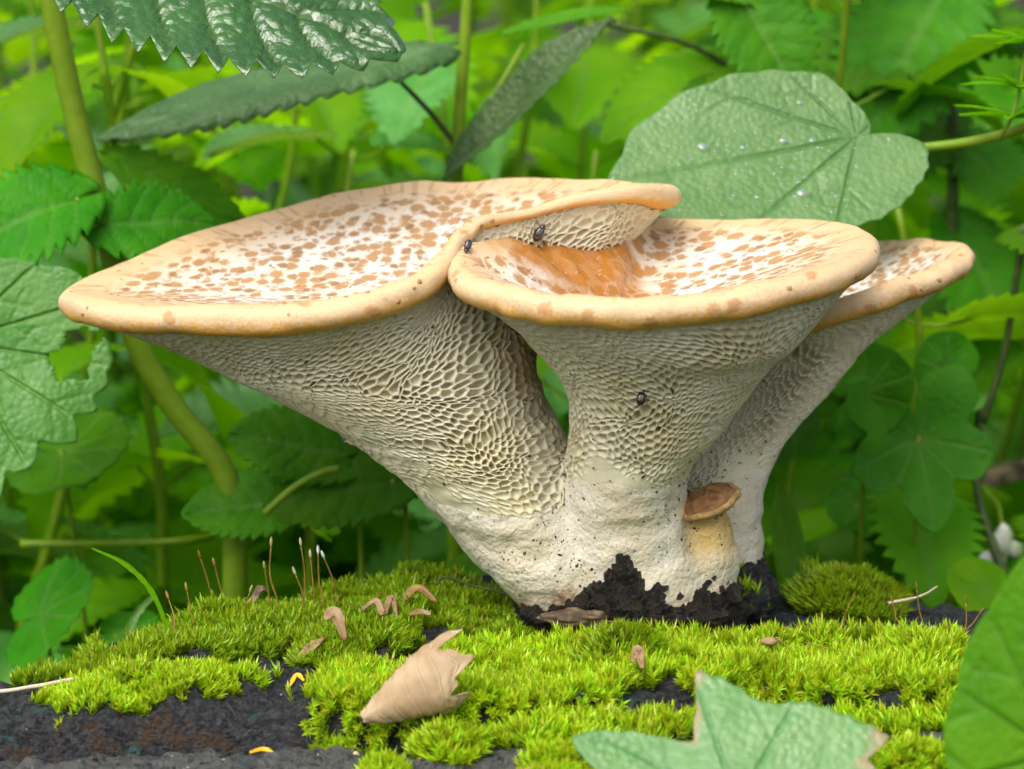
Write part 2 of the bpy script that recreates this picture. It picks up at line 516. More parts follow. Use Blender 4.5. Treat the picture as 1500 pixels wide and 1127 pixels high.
M['far_pale'] = m_leaf('far_pale', (0.09, 0.28, 0.04), (0.14, 0.35, 0.08), (0.280, 0.50, 0.04), 0.34, 0.35, 0.6, far=True)
M['stalk'] = m_plain('stalk_green', (0.19, 0.34, 0.012), (0.25, 0.40, 0.02), 0.45, 1.5, 0.15, 0.0004, 8, 0.4, 0.3, (0.3, 0.45, 0.03))
M['stalk_dark'] = m_plain('stalk_dark', (0.035, 0.06, 0.012), (0.07, 0.11, 0.02), 0.5, 1.5, 0.15, 0.0004, 8)
M['soil'] = m_plain('soil', (0.012, 0.009, 0.006), (0.045, 0.034, 0.02), 0.85, 0.8, 1.0, 0.006, 1.8)
M['dryleaf'] = None
M['drybit'] = m_plain('dry_fragment', (0.28, 0.17, 0.075), (0.42, 0.30, 0.16), 0.6, 3.0, 0.4, 0.0006, 6, tr=0.2, trc=(0.5, 0.3, 0.12))
M['stick'] = m_plain('pale_stick', (0.50, 0.40, 0.27), (0.62, 0.54, 0.40), 0.6, 3.0, 0.3, 0.0004, 6)
M['seta'] = m_plain('seta_brown', (0.22, 0.11, 0.03), (0.30, 0.20, 0.03), 0.45, 3.0, 0.0)
M['capsule'] = m_plain('capsule', (0.30, 0.24, 0.06), (0.55, 0.5, 0.3), 0.45, 3.0, 0.0)
M['yellow'] = m_plain('yellow_bit', (0.70, 0.36, 0.01), (0.75, 0.45, 0.02), 0.5, 3.0, 0.2)
M['white'] = m_plain('white_bit', (0.75, 0.75, 0.72), (0.8, 0.8, 0.78), 0.5, 3.0, 0.2, tr=0.2, trc=(0.8, 0.8, 0.8))
M['beetle'] = m_plain('beetle_shell', (0.008, 0.006, 0.006), (0.018, 0.008, 0.006), 0.12, 8.0, 0.0, spec=0.7, coat=1.0)
M['speck'] = m_plain('speck', (0.015, 0.010, 0.006), (0.10, 0.055, 0.02), 0.5, 8.0, 0.2)
M['stubcap'] = m_plain('stub_cap', (0.15, 0.06, 0.02), (0.30, 0.15, 0.055), 0.5, 4.0, 0.7, 0.0008, 8)
M['stubedge'] = m_plain('stub_edge', (0.50, 0.34, 0.14), (0.32, 0.18, 0.06), 0.5, 4.0, 0.7, 0.0008, 8)
M['stubstem'] = m_plain('stub_stem', (0.66, 0.52, 0.22), (0.52, 0.34, 0.09), 0.55, 1.5, 0.6, 0.0007, 7, sss=0.2)
M['flake'] = m_plain('scale_flake', (0.36, 0.17, 0.05), (0.50, 0.29, 0.12), 0.5, 4.0, 0.4)

def m_dry():
    t = NT('dry_leaf')
    p = t.pos()
    v = t.attr('vein')
    c = t.mix(t.ss(t.noise(p, 1.2, 4), 0.35, 0.65), (0.44, 0.30, 0.16), (0.54, 0.40, 0.24))
    c = t.mix(t.math('MULTIPLY', t.ss(t.noise(p, 9, 4), 0.5, 0.75), 0.4), c, (0.42, 0.27, 0.13))
    c = t.mix(t.math('MULTIPLY', v, 0.5), c, (0.72, 0.60, 0.42))
    h = t.math('ADD', t.math('MULTIPLY', v, 0.8), t.math('MULTIPLY', t.noise(p, 7, 4), 0.5))
    b = t.n('BsdfPrincipled', {'Base Color': c, 'Roughness': 0.6, 'Normal': t.bump(h, 0.5, 0.0007)})
    tl = t.n('BsdfTranslucent', {'Color': (0.6, 0.4, 0.2, 1)})
    return t.done(t.n('MixShader', {0: 0.2, 1: b.outputs[0], 2: tl.outputs[0]}).outputs[0])
M['dryleaf'] = m_dry()

def m_drop():
    t = NT('water')
    g = t.n('BsdfGlossy', {'Color': (1, 1, 1, 1), 'Roughness': 0.03})
    tr = t.n('BsdfTransparent', {'Color': (0.86, 0.93, 0.86, 1)})
    f = t.n('Fresnel', {'IOR': 1.45}).outputs[0]
    return t.done(t.n('MixShader', {0: t.math('ADD', f, 0.06), 1: tr.outputs[0], 2: g.outputs[0]}).outputs[0])
M['drop'] = m_drop()

# ------------------------------------------------------------------ ground
GZ = -13.0
xs = np.concatenate([-np.geomspace(6000, 80, 14), np.linspace(-70, 70, 71), np.geomspace(80, 6000, 14)])
ys = np.concatenate([-np.geomspace(6000, 80, 14), np.linspace(-70, 160, 116), np.geomspace(170, 6000, 14)])
gx, gy = np.meshgrid(xs, ys)
gz = GZ + 1.2 * n2(gx, gy, 0.06, 4, 3) * (np.hypot(gx, gy) < 400)
ground = solo('ground', np.stack([gx, gy, gz], -1).reshape(-1, 3), grid_faces(len(ys), len(xs)), M['soil'],
              'dark damp soil under the undergrowth', kind='structure', org=(0, 0, GZ))

# ------------------------------------------------------------------ moss areas and the stump top
def poly_xy(pp, z=0.0):
    return np.array([G(a, b, z)[:2] for a, b in pp])

def in_poly(x, y, poly):
    c = np.zeros(x.shape, bool)
    n = len(poly)
    for i in range(n):
        x1, y1 = poly[i]
        x2, y2 = poly[(i + 1) % n]
        cond = ((y1 > y) != (y2 > y)) & (x < (x2 - x1) * (y - y1) / (y2 - y1 + 1e-12) + x1)
        c ^= cond
    return c

MOSS = {
    'back': poly_xy([(40, 985), (200, 950), (300, 925), (430, 905), (560, 890), (640, 885), (740, 890), (800, 905), (790, 950), (740, 950), (650, 950), (560, 960), (440, 968), (330, 975), (240, 985), (120, 992)]),
    'strip': poly_xy([(55, 1020), (110, 1000), (230, 992), (360, 992), (410, 1008), (330, 1018), (210, 1034), (90, 1036)]),
    'front': poly_xy([(440, 1028), (520, 1000), (620, 980), (700, 962), (790, 962), (900, 960), (1000, 958), (1150, 950), (1300, 945), (1460, 972), (1470, 1010), (1430, 1050), (1270, 1062), (1100, 1062), (1020, 1052), (960, 1080), (900, 1100), (830, 1100), (770, 1066), (690, 1062), (640, 1062), (560, 1046), (480, 1054)]),
    'fringe': poly_xy([(1230, 1084), (1300, 1076), (1440, 1078), (1450, 1098), (1330, 1104), (1240, 1102)]),
}
HX, HY = np.linspace(-24, 24, 400), np.linspace(-20, 9, 260)
hx, hy = np.meshgrid(HX, HY)
wx = hx + 0.5 * n2(hx, hy, 1.1, 3, 21)
wy = hy + 0.5 * n2(hx, hy, 1.1, 3, 22)
mask = np.zeros_like(hx)
masks = {}
for k, pl in MOSS.items():
    masks[k] = in_poly(wx, wy, pl).astype(float)
    mask = np.maximum(mask, masks[k])

def blur(a, n):
    for _ in range(n):
        b = np.pad(a, 1, mode='edge')
        a = (b[:-2, 1:-1] + b[2:, 1:-1] + b[1:-1, :-2] + b[1:-1, 2:] + 4 * b[1:-1, 1:-1]) / 8
    return a
mb = blur(mask, 45)
th = np.arctan2(hy + 8, hx)
Rr = 17.0 * np.where(hx < 0, 1.08, 1.0) * (1 + 0.035 * n2(np.cos(th) * 3, np.sin(th) * 3, 1.0, 3, 31)) * np.where(hy > -8, 0.86 + 0.14 * np.abs(np.cos(th)), 1)
rr = np.hypot(hx, hy + 8)
Ht = 0.22 * n2(hx, hy, 0.35, 3, 5) + 0.13 * n2(hx, hy, 1.6, 4, 6) + 0.12 * n2(hx, hy, 3.4, 3, 7)
Ht += 0.5 * mb * (0.6 + 0.4 * n2(hx, hy, 0.6, 2, 9)) - 0.12 * np.exp(-((hx - 4) / 5) ** 2 - ((hy + 3) / 2) ** 2)
Ht += 1.5 * np.exp(-(((hx + 2.5) / 4.2) ** 2 + ((hy - 3.6) / 2.0) ** 2))          # mound behind
Ht += 0.55 * np.exp(-(((hx + 6.5) / 3.5) ** 2 + ((hy - 1.8) / 2.0) ** 2))
Ht += 0.9 * np.exp(-(((hx - 9.6) / 1.6) ** 2 + ((hy - 4.2) / 1.2) ** 2))
Ht += -0.4 * sstep(-6, -16, hx)
yc = -9.4 + 0.35 * n2(hx, hx * 0, 0.35, 4, 12) + 0.6 * sstep(-4, 8, hx)
crack = sstep(0.10, -0.12, hy - yc)
deep = np.exp(-((hy - yc + 0.25) / 0.28) ** 2) * (0.75 + 0.3 * n2(hx, hy, 0.8, 3, 14)) * sstep(3, -3, hx)
Ht += -0.8 * crack - 0.5 * deep + 0.16 * n2(hx * 2.5, hy, 1.4, 3, 33) * np.exp(-((hy - yc) / .5) ** 2)
Ht += -0.9 * np.exp(-((hy + 12.4 + 0.2 * hx * 0.1 - 0.3 * n2(hx, hx * 0, 0.4, 3, 15)) / 0.2) ** 2)
crk = np.clip(np.exp(-((hy - yc - 0.02) / 0.16) ** 2) * sstep(4, -2, hx), 0, 1)
bk = np.array([G(a, b, 0)[:2] for a, b in ((-300, 1030), (-100, 1003), (40, 978), (200, 946), (300, 922), (430, 900), (560, 885), (640, 880), (800, 872), (1000, 868), (1200, 862), (1300, 868), (1480, 890), (1600, 905), (1800, 960))])
yb = np.interp(hx, bk[:, 0], bk[:, 1]) + 0.35 * n2(hx, hx * 0, 0.5, 3, 19)
drop = np.maximum(sstep(0, 2.2, rr - 20.5), sstep(0, 1.6, hy - yb))
Ht = Ht * (1 - drop) + (GZ - 1.0) * drop + 0.5 * n2(hx, hy, 0.8, 3, 17) * drop * (1 - drop) * 4

def Hat(x, y):
    fx = np.clip((np.asarray(x) + 24) / 48 * 399, 0, 398.999)
    fy = np.clip((np.asarray(y) + 20) / 29 * 259, 0, 258.999)
    ix, iy = fx.astype(int), fy.astype(int)
    a, b = fx - ix, fy - iy
    return (Ht[iy, ix] * (1 - a) + Ht[iy, ix + 1] * a) * (1 - b) + (Ht[iy + 1, ix] * (1 - a) + Ht[iy + 1, ix + 1] * a) * b

stump = solo('tree_stump', np.stack([hx, hy, Ht], -1).reshape(-1, 3), grid_faces(260, 400), M['wood'],
             'rotten blackened tree stump with cracked top carrying moss and the mushrooms', 'tree stump',
             org=(0, -8, GZ), attrs={'crack': crk.ravel(), 'front': (sstep(-.35, -.7, hy - yc)).ravel()})

# ------------------------------------------------------------------ mushroom cluster
clus = thing('mushroom_cluster', 'cluster of fused funnel-shaped mushrooms with brown-scaled caps growing on the mossy stump', 'mushroom', P(930, 905, -1))

def rim_curve(pts, n):
    q = np.array([np.append(P(a, b, Y), r) for a, b, Y, r in pts])
    c = catmull(q, n, True)
    return c[:, :3], c[:, 3]

def ring_set(rows):
    out = []
    for py, xl, xr, yc_, ry in rows:
        a, b = P(xl, py, yc_), P(xr, py, yc_)
        out.append(((a + b) / 2, (b[0] - a[0]) / 2, ry))
    return out

NU, NVV = 240, 150
def cap_surfaces(rim, cen_px, depth, rows, seed):
    c, rho = rim_curve(rim, 720)
    cen = P(*cen_px)
    # re-parametrise by plan angle about the centre, starting at the back (+Y)
    an = np.unwrap(np.arctan2(c[:, 1] - cen[1], c[:, 0] - cen[0]))
    if an[-1] < an[0]:
        c, rho = c[::-1], rho[::-1]
        an = np.unwrap(np.arctan2(c[:, 1] - cen[1], c[:, 0] - cen[0]))
    an = np.maximum.accumulate(an)
    u = np.linspace(0, 2 * np.pi, NU, endpoint=False) + np.pi / 2
    ext = np.concatenate([an - 2 * np.pi, an, an + 2 * np.pi, an + 4 * np.pi])
    ce = np.concatenate([c] * 4)
    re = np.concatenate([rho] * 4)
    C = np.stack([np.interp(u, ext, ce[:, k]) for k in range(3)], 1)
    rr_ = np.interp(u, ext, re)
    C[:, 2] += 0.08 * vnoise(np.stack([np.cos(u) * 5, np.sin(u) * 5, u * 0 + seed], -1), seed)
    T = nrm(np.roll(C, -1, 0) - np.roll(C, 1, 0))
    out = nrm(np.cross(T, np.array([0, 0, 1.0])))
    out *= np.sign(np.sum(out * (C - cen), 1, keepdims=True))
    upv = np.cross(out, T)
    upv *= np.sign(upv[:, 2:3])
    def tor(a):
        wob = 1 + 0.13 * vnoise(np.stack([np.cos(u) * 7, np.sin(u) * 7, u * 0 + a], -1), seed + 9) + 0.05 * vnoise(np.stack([np.cos(u) * 20, np.sin(u) * 20, u * 0 + a * 2], -1), seed + 11)
        return C + (rr_ * wob)[:, None] * (math.cos(a) * out + math.sin(a) * upv)
    J = tor(math.radians(105))
    zc = J[:, 2].mean() - depth
    rows_V, rad, uvs, angs = [], [], [], []
    for r in np.concatenate([np.linspace(0.02, 0.9, 46), np.linspace(0.915, 1, 8)]):
        st = r * r * (3 - 2 * r)
        g = 0.55 * st + 0.45 * r ** 1.7
        q = np.empty_like(J)
        q[:, :2] = cen[:2] + (J[:, :2] - cen[:2]) * r
        q[:, 2] = zc + (J[:, 2] - zc) * g
        q[:, 2] += 0.10 * (1 - r) * n2(q[:, 0], q[:, 1], 0.5, 2, seed) + 0.012 * n2(q[:, 0], q[:, 1], 2.5, 2, seed + 3)
        rows_V.append(q); rad.append(np.full(NU, r)); uvs.append((J[:, :2] - cen[:2]) * r); angs.append(u)
    rimr = np.linalg.norm(J[:, :2] - cen[:2], axis=1)
    d2 = (J[:, :2] - cen[:2]) / rimr[:, None]
    for k, a in enumerate(np.linspace(105, -115, 15)[1:]):
        f = (k + 1) / 14
        q = tor(math.radians(a))
        if k > 9:
            q = q + out * (0.02 * vnoise(np.stack([np.cos(u) * 22, np.sin(u) * 22, u * 0 + k], -1), seed + 1))[:, None]
        rows_V.append(q); rad.append(np.full(NU, 1 + f))
        uvs.append(d2 * (rimr + f * 1.6)[:, None]); angs.append(u)
    E = rows_V[-1]
    top = (np.array(rows_V), np.array(rad), np.array(uvs), np.array(angs))
    # underside: from the rolled edge through the elliptic sections of the funnel and stem
    ctl = [E]
    for (m, rx, ry) in ring_set(rows):
        ctl.append(np.stack([m[0] + rx * np.cos(u), m[1] + ry * np.sin(u), np.full(NU, m[2])], 1))
    ctl = np.array(ctl)                                  # (K, NU, 3)
    K = len(ctl)
    e = np.concatenate([2 * ctl[:1] - ctl[1:2], ctl, 2 * ctl[-1:] - ctl[-2:-1]])
    fine = []
    for k in range(K - 1):
        for f in np.linspace(0, 1, 40, endpoint=False):
            a, b, c_, d_ = e[k], e[k + 1], e[k + 2], e[k + 3]
            fine.append(0.5 * (2 * b + (c_ - a) * f + (2 * a - 5 * b + 4 * c_ - d_) * f ** 2 + (3 * b - a - 3 * c_ + d_) * f ** 3))
    fine = np.array(fine + [ctl[-1]])
    dl = np.linalg.norm(np.diff(fine, axis=0), axis=2)
    s = np.concatenate([np.zeros((1, NU)), np.cumsum(dl, 0)])
    tv = np.linspace(0, 1, NVV)
    Sg = np.empty((NVV, NU, 3))
    for j in range(NU):
        for k in range(3):
            Sg[:, j, k] = np.interp(tv * s[-1, j], s[:, j], fine[:, j, k])
    return top, Sg, cen

def normals_grid(Sg):
    du = np.roll(Sg, -1, 1) - np.roll(Sg, 1, 1)
    dv = np.gradient(Sg, axis=0)
    n = nrm(np.cross(dv, du))
    ctr = Sg.mean(1, keepdims=True)
    hor = (Sg - ctr)
    sgn = np.sign((n * hor).sum(-1).mean())
    return n * sgn

def bil(A, v, u):
    """v in [0,1], u in [0,1) periodic"""
    nv, nu = A.shape[:2]
    fv = np.clip(v, 0, 1) * (nv - 1)
    iv = np.minimum(fv.astype(int), nv - 2)
    fv = (fv - iv)[:, None]
    fu = (u % 1) * nu
    iu = fu.astype(int) % nu
    ju = (iu + 1) % nu
    fu = (fu - np.floor(fu))[:, None]
    return (A[iv, iu] * (1 - fu) + A[iv, ju] * fu) * (1 - fv) + (A[iv + 1, iu] * (1 - fu) + A[iv + 1, ju] * fu) * fv

def pores(Sg, vend, size, depth, seed, snap=None):
    """honeycomb of open tubes over the funnel from the rim (v=0) to vend"""
    Ng = normals_grid(Sg)
    seg = np.linalg.norm(np.diff(Sg, axis=0), axis=2).mean(1)
    s = np.concatenate([[0], np.cumsum(seg)])
    tv = np.linspace(0, 1, len(s))
    circ = np.linalg.norm(np.roll(Sg, -1, 1) - Sg, axis=2).sum(1)
    s_end = np.interp(vend, tv, s)
    c0, c1 = circ[0], np.interp(vend, tv, circ)
    Psi = (c0 - c1) / s_end
    Psi = min(Psi, 6.1)
    rho0 = c1 / Psi
    R1 = rho0 + s_end
    a = size / math.sqrt(3)                              # hexagon circumradius
    nx = int(2 * R1 / size) + 2
    ny = int(2 * R1 / (1.5 * a)) + 2
    ii, jj = np.meshgrid(np.arange(-nx // 2 - 1, nx // 2 + 2), np.arange(-ny // 2 - 1, ny // 2 + 2))
    cx = (ii + 0.5 * (jj & 1)) * size
    cyy = jj * 1.5 * a
    cx, cyy = cx.ravel(), cyy.ravel()
    k = np.arange(6)
    ox, oy = a * np.cos(np.pi / 6 + k * np.pi / 3), a * np.sin(np.pi / 6 + k * np.pi / 3)
    kx, ky = cx[:, None] + ox, cyy[:, None] + oy          # corners, shared by position
    af = 0
    for iv0 in (2, int(.04 * len(s)), int(.15 * len(s))):
        a0 = np.concatenate([[0], np.cumsum(np.linalg.norm(np.roll(Sg[iv0], -1, 0) - Sg[iv0], axis=1))])
        af = af + a0 / a0[-1] / 3
    ug = np.linspace(0, 1, NU + 1)
    def warp(x, y):
        q = np.stack([x, y, np.zeros_like(x)], -1)
        wx_ = x + 0.35 * vnoise(q * 0.9, seed) + 0.42 * size * vnoise(q * 2.2 / size * 0.5, seed + 1)
        wy_ = y + 0.35 * vnoise(q * 0.9, seed + 2) + 0.42 * size * vnoise(q * 2.2 / size * 0.5, seed + 3)
        return wx_, wy_
    kx, ky = warp(kx, ky)
    ctrx, ctry = kx.mean(1), ky.mean(1)
    def to_uv(x, y):
        rho = np.hypot(x, y)
        psi = np.arctan2(y, x) % (2 * np.pi)
        return np.interp(R1 - rho, s, tv), np.where(psi < Psi, np.interp(psi / Psi, af, ug), 1.5), rho
    V0, U0, r0 = to_uv(kx.ravel(), ky.ravel())
    V0, U0, r0 = V0.reshape(-1, 6), U0.reshape(-1, 6), r0.reshape(-1, 6)
    ok = (r0.min(1) < R1) & (r0.max(1) < R1 + size) & (r0.min(1) > rho0) & (U0.max(1) < 1) & (U0.max(1) - U0.min(1) < 0.3)
    kx, ky, ctrx, ctry = kx[ok], ky[ok], ctrx[ok], ctry[ok]
    n = len(ctrx)
    rr2 = np.random.default_rng(seed)
    dpt = depth * rr2.uniform(0.6, 1.15, n)
    def lay(f):
        return (ctrx[:, None] + (kx - ctrx[:, None]) * f), (ctry[:, None] + (ky - ctry[:, None]) * f)
    allV = []
    for f, dz in ((1.0, 0.0), (0.83, 0.03), (0.74, 0.55), (0.50, 1.0)):
        x, y = lay(f)
        v, u_, _ = to_uv(x.ravel(), y.ravel())
        p_ = bil(Sg, v, u_)
        nn = nrm(bil(Ng, v, u_))
        fade = sstep(vend, vend * 0.72, v + 0.10 * vnoise(p_ * 0.9, seed + 5))
        if snap is not None:
            wgt = sstep(vend * 0.55, vend * 0.75, v)
            for q in np.nonzero(wgt > 0)[0]:
                hit_, nor_, _, dd = snap.find_nearest(Vector(p_[q]))
                if hit_ is not None and dd < 0.5:
                    p_[q] = p_[q] * (1 - wgt[q]) + np.array(hit_) * wgt[q]
        lift = 0.05 * fade - 0.05 * (1 - fade)
        wav = 0.02 * vnoise(p_ * 3.0, seed + 6)
        off = lift + wav * fade - np.repeat(dpt, 6) * dz * fade * np.clip(v * s[-1] / 1.3, .25, 1)
        allV.append((p_ + nn * off[:, None]).reshape(n, 6, 3))
    ring = np.stack(allV, 1)                              # n,4,6,3
    # rings 0 are shared positions already (duplicated vertices are fine: weld by key)
    V = ring.reshape(-1, 3)
    idx = np.arange(n * 24).reshape(n, 4, 6)
    kk = np.round(np.stack([kx, ky], -1).reshape(-1, 2), 3)
    _, first, inv = np.unique(kk, axis=0, return_index=True, return_inverse=True)
    inv = np.asarray(inv).reshape(-1)
    shared = first[inv].reshape(n, 6)
    cell, cor = shared // 6, shared % 6
    idx[:, 0, :] = cell * 24 + cor
    F = []
    k2 = (k + 1) % 6
    for l in range(3):
        F.append(np.stack([idx[:, l, :], idx[:, l, :][:, k2], idx[:, l + 1, :][:, k2], idx[:, l + 1, :]], -1).reshape(-1, 4))
    F4 = np.concatenate(F)
    b = idx[:, 3, :]
    F4b = np.concatenate([b[:, [0, 1, 2, 3]], b[:, [0, 3, 4, 5]]])
    F = np.concatenate([F4, F4b])
    used, inv2 = np.unique(F, return_inverse=True)
    return V[used], inv2.reshape(F.shape)

RIM1 = [(105, 446, 0, .36), (150, 462, -3, .40), (260, 470, -5.2, .42), (400, 467, -6, .42), (500, 457, -6, .42), (570, 441, -5.6, .42),
        (622, 415, -5, .38), (652, 380, -4.2, .32), (678, 345, -3.2, .24), (720, 323, -2.4, .18), (790, 309, -1.6, .16), (860, 293, -1, .20),
        (930, 284, -.5, .26), (972, 288, .6, .34), (982, 286, 2, .30), (950, 279, 3.5, .25), (880, 272, 5, .2), (800, 268, 6.3, .2),
        (700, 272, 7, .2), (600, 279, 7, .22), (500, 296, 6.5, .24), (400, 321, 5.8, .26), (300, 352, 4.6, .28), (200, 391, 3, .30), (130, 423, 1.5, .34)]
ROW1 = [(520, 292, 784, -.4, 4.2), (560, 375, 792, -.6, 3.8), (600, 450, 806, -.8, 3.3), (640, 515, 826, -1, 2.9), (680, 572, 842, -1.2, 2.6), (760, 648, 880, -1.4, 2.2), (840, 715, 925, -1.5, 1.9), (915, 785, 960, -1.5, 1.7)]
RIM2 = [(672, 398, -4.5, .36), (700, 428, -6.2, .40), (770, 449, -7.5, .42), (860, 458, -8.2, .42), (960, 459, -8.4, .42), (1060, 449, -8, .42), (1150, 430, -7.2, .40),
        (1220, 407, -6, .38), (1264, 382, -4, .36), (1268, 360, -2, .32), (1235, 343, 0, .28), (1150, 333, 2, .22), (1060, 333, 3, .2), (1000, 334, 3.4, .2), (955, 328, 3, .2),
        (915, 322, 1.8, .2), (850, 348, .3, .2), (780, 358, -1.0, .22), (712, 362, -2.8, .26), (684, 375, -3.8, .32)]
ROW2 = [(490, 768, 1172, -2.9, 4.3), (520, 796, 1138, -3.0, 3.5), (560, 826, 1105, -3.0, 2.8), (600, 836, 1078, -3.0, 2.3), (650, 833, 1040, -2.7, 2.05), (700, 828, 1006, -2.4, 1.9), (760, 818, 1012, -2.0, 1.85), (840, 822, 1045, -1.8, 1.9), (915, 840, 1060, -1.7, 1.9)]
RIM3 = [(1115, 495, 1.5, .3), (1160, 480, .5, .34), (1220, 455, -.2, .36), (1290, 434, 0, .36), (1360, 413, 1, .36), (1403, 392, 2.5, .34), (1412, 376, 4, .30), (1385, 364, 6, .25), (1335, 360, 7.5, .22),
        (1285, 362, 8.2, .22), (1220, 374, 8, .22), (1150, 405, 7, .24), (1105, 445, 5.5, .26), (1095, 478, 3.5, .28)]
ROW3 = [(500, 1112, 1272, 2.6, 1.9), (530, 1094, 1246, 2.4, 1.75), (580, 1066, 1206, 2.1, 1.55), (630, 1024, 1164, 1.7, 1.45), (690, 990, 1128, 1.1, 1.5), (750, 970, 1115, .7, 1.6), (815, 965, 1117, .5, 1.6), (915, 965, 1122, .6, 1.3)]
ROW4 = [(738, 1012, 1064, -2.3, .55), (780, 1002, 1072, -2.2, .75), (820, 992, 1082, -2.0, .95), (870, 985, 1080, -1.8, 1.1), (915, 975, 1085, -1.6, 1.2)]

caps = []
for rim, cen, dep, rows, sd_ in ((RIM1, (590, 392, -1.2), 1.7, ROW1, 1), (RIM2, (900, 395, -3.0), 1.75, ROW2, 2), (RIM3, (1260, 410, 3.9), 0.75, ROW3, 3)):
    caps.append(cap_surfaces(rim, cen, dep, rows, sd_))

# fused stem: the lower funnels of the three fruit bodies and the stunted one, melted together
pieces = []
for (top, Sg, cen), v0 in zip(caps, (0.46, 0.40, 0.36)):
    g = Sg[int(v0 * NVV):]
    n_ = len(g)
    V = g.reshape(-1, 3)
    F = [grid_faces(n_, NU, True)]
    k = np.arange(NU)
    V = np.concatenate([V, g[0].mean(0)[None], g[-1].mean(0)[None]])
    F.append(np.stack([np.full(NU, n_ * NU), (k + 1) % NU, k], 1))
    F.append(np.stack([np.full(NU, n_ * NU + 1), (n_ - 1) * NU + k, (n_ - 1) * NU + (k + 1) % NU], 1))
    pieces.append((V, F))
st4 = np.array([[m[0], m[1], m[2]] for m, a, b in ring_set(ROW4)])
V4, F4_ = [], None
for m, rx, ry in ring_set(ROW4):
    a = np.linspace(0, 2 * np.pi, 40, endpoint=False)
    V4.append(np.stack([m[0] + rx * np.cos(a), m[1] + ry * np.sin(a), np.full(40, m[2])], 1))
V4 = np.array(V4)
n_ = len(V4)
k = np.arange(40)
pieces.append((np.concatenate([V4.reshape(-1, 3), V4[0].mean(0)[None], V4[-1].mean(0)[None]]),
               [grid_faces(n_, 40, True), np.stack([np.full(40, n_ * 40), (k + 1) % 40, k], 1), np.stack([np.full(40, n_ * 40 + 1), (n_ - 1) * 40 + k, (n_ - 1) * 40 + (k + 1) % 40], 1)]))
PV, PF = merge(pieces)
tmp = mesh_np('tmp', PV, PF, None)
to = bpy.data.objects.new('tmp', tmp)
COL.objects.link(to)
m1 = to.modifiers.new('r', 'REMESH'); m1.mode = 'VOXEL'; m1.voxel_size = 0.11
m2 = to.modifiers.new('s', 'SMOOTH'); m2.factor = 0.6; m2.iterations = 26
dg = bpy.context.evaluated_depsgraph_get()
ev = to.evaluated_get(dg).to_mesh()
sv = np.empty(len(ev.vertices) * 3, np.float32); ev.vertices.foreach_get('co', sv); sv = sv.reshape(-1, 3).astype(float)
sn = np.empty(len(ev.vertices) * 3, np.float32); ev.vertices.foreach_get('normal', sn); sn = sn.reshape(-1, 3)
sf = np.empty(len(ev.loops), np.int32); ev.loops.foreach_get('vertex_index', sf); sf = sf.reshape(-1, 4)
to.evaluated_get(dg).to_mesh_clear()
bpy.data.objects.remove(to)
# wrinkles and lumps of the stem flesh
low = sstep(8.5, 3.0, sv[:, 2])
wrk = fbm(sv * np.array([0.55, 0.55, 1.3]) + 1.1 * vnoise(sv * 0.5, 40)[:, None], 3, 41)
sv = sv + sn * ((0.10 * low * wrk) + 0.03 * fbm(sv * 2.6, 3, 44) + 0.05 * low * (1 - np.abs(fbm(sv * 1.1, 2, 47))))[:, None]
from mathutils.kdtree import KDTree
VEND = (0.68, 0.62, 0.62)
bvh = BVHTree.FromPolygons([Vector(v) for v in sv], [tuple(map(int, f)) for f in sf])
kdn = []
for ci, (_, Sg, _c) in enumerate(caps):
    for iv in range(0, NVV, 2):
        for iu in range(0, NU, 3):
            kdn.append((Sg[iv, iu], iv / (NVV - 1) / VEND[ci]))
kt = KDTree(len(kdn))
for q, (pt, _v) in enumerate(kdn):
    kt.insert(Vector(pt), q)
kt.balance()
vv_ = np.array([kdn[kt.find(Vector(p_))[1]][1] for p_ in sv])
sv_flat = sv.copy()
sv = sv - sn * (0.48 * sstep(1.0, .80, vv_))[:, None]
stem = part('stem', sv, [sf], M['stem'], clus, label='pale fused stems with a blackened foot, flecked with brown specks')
sv = sv_flat

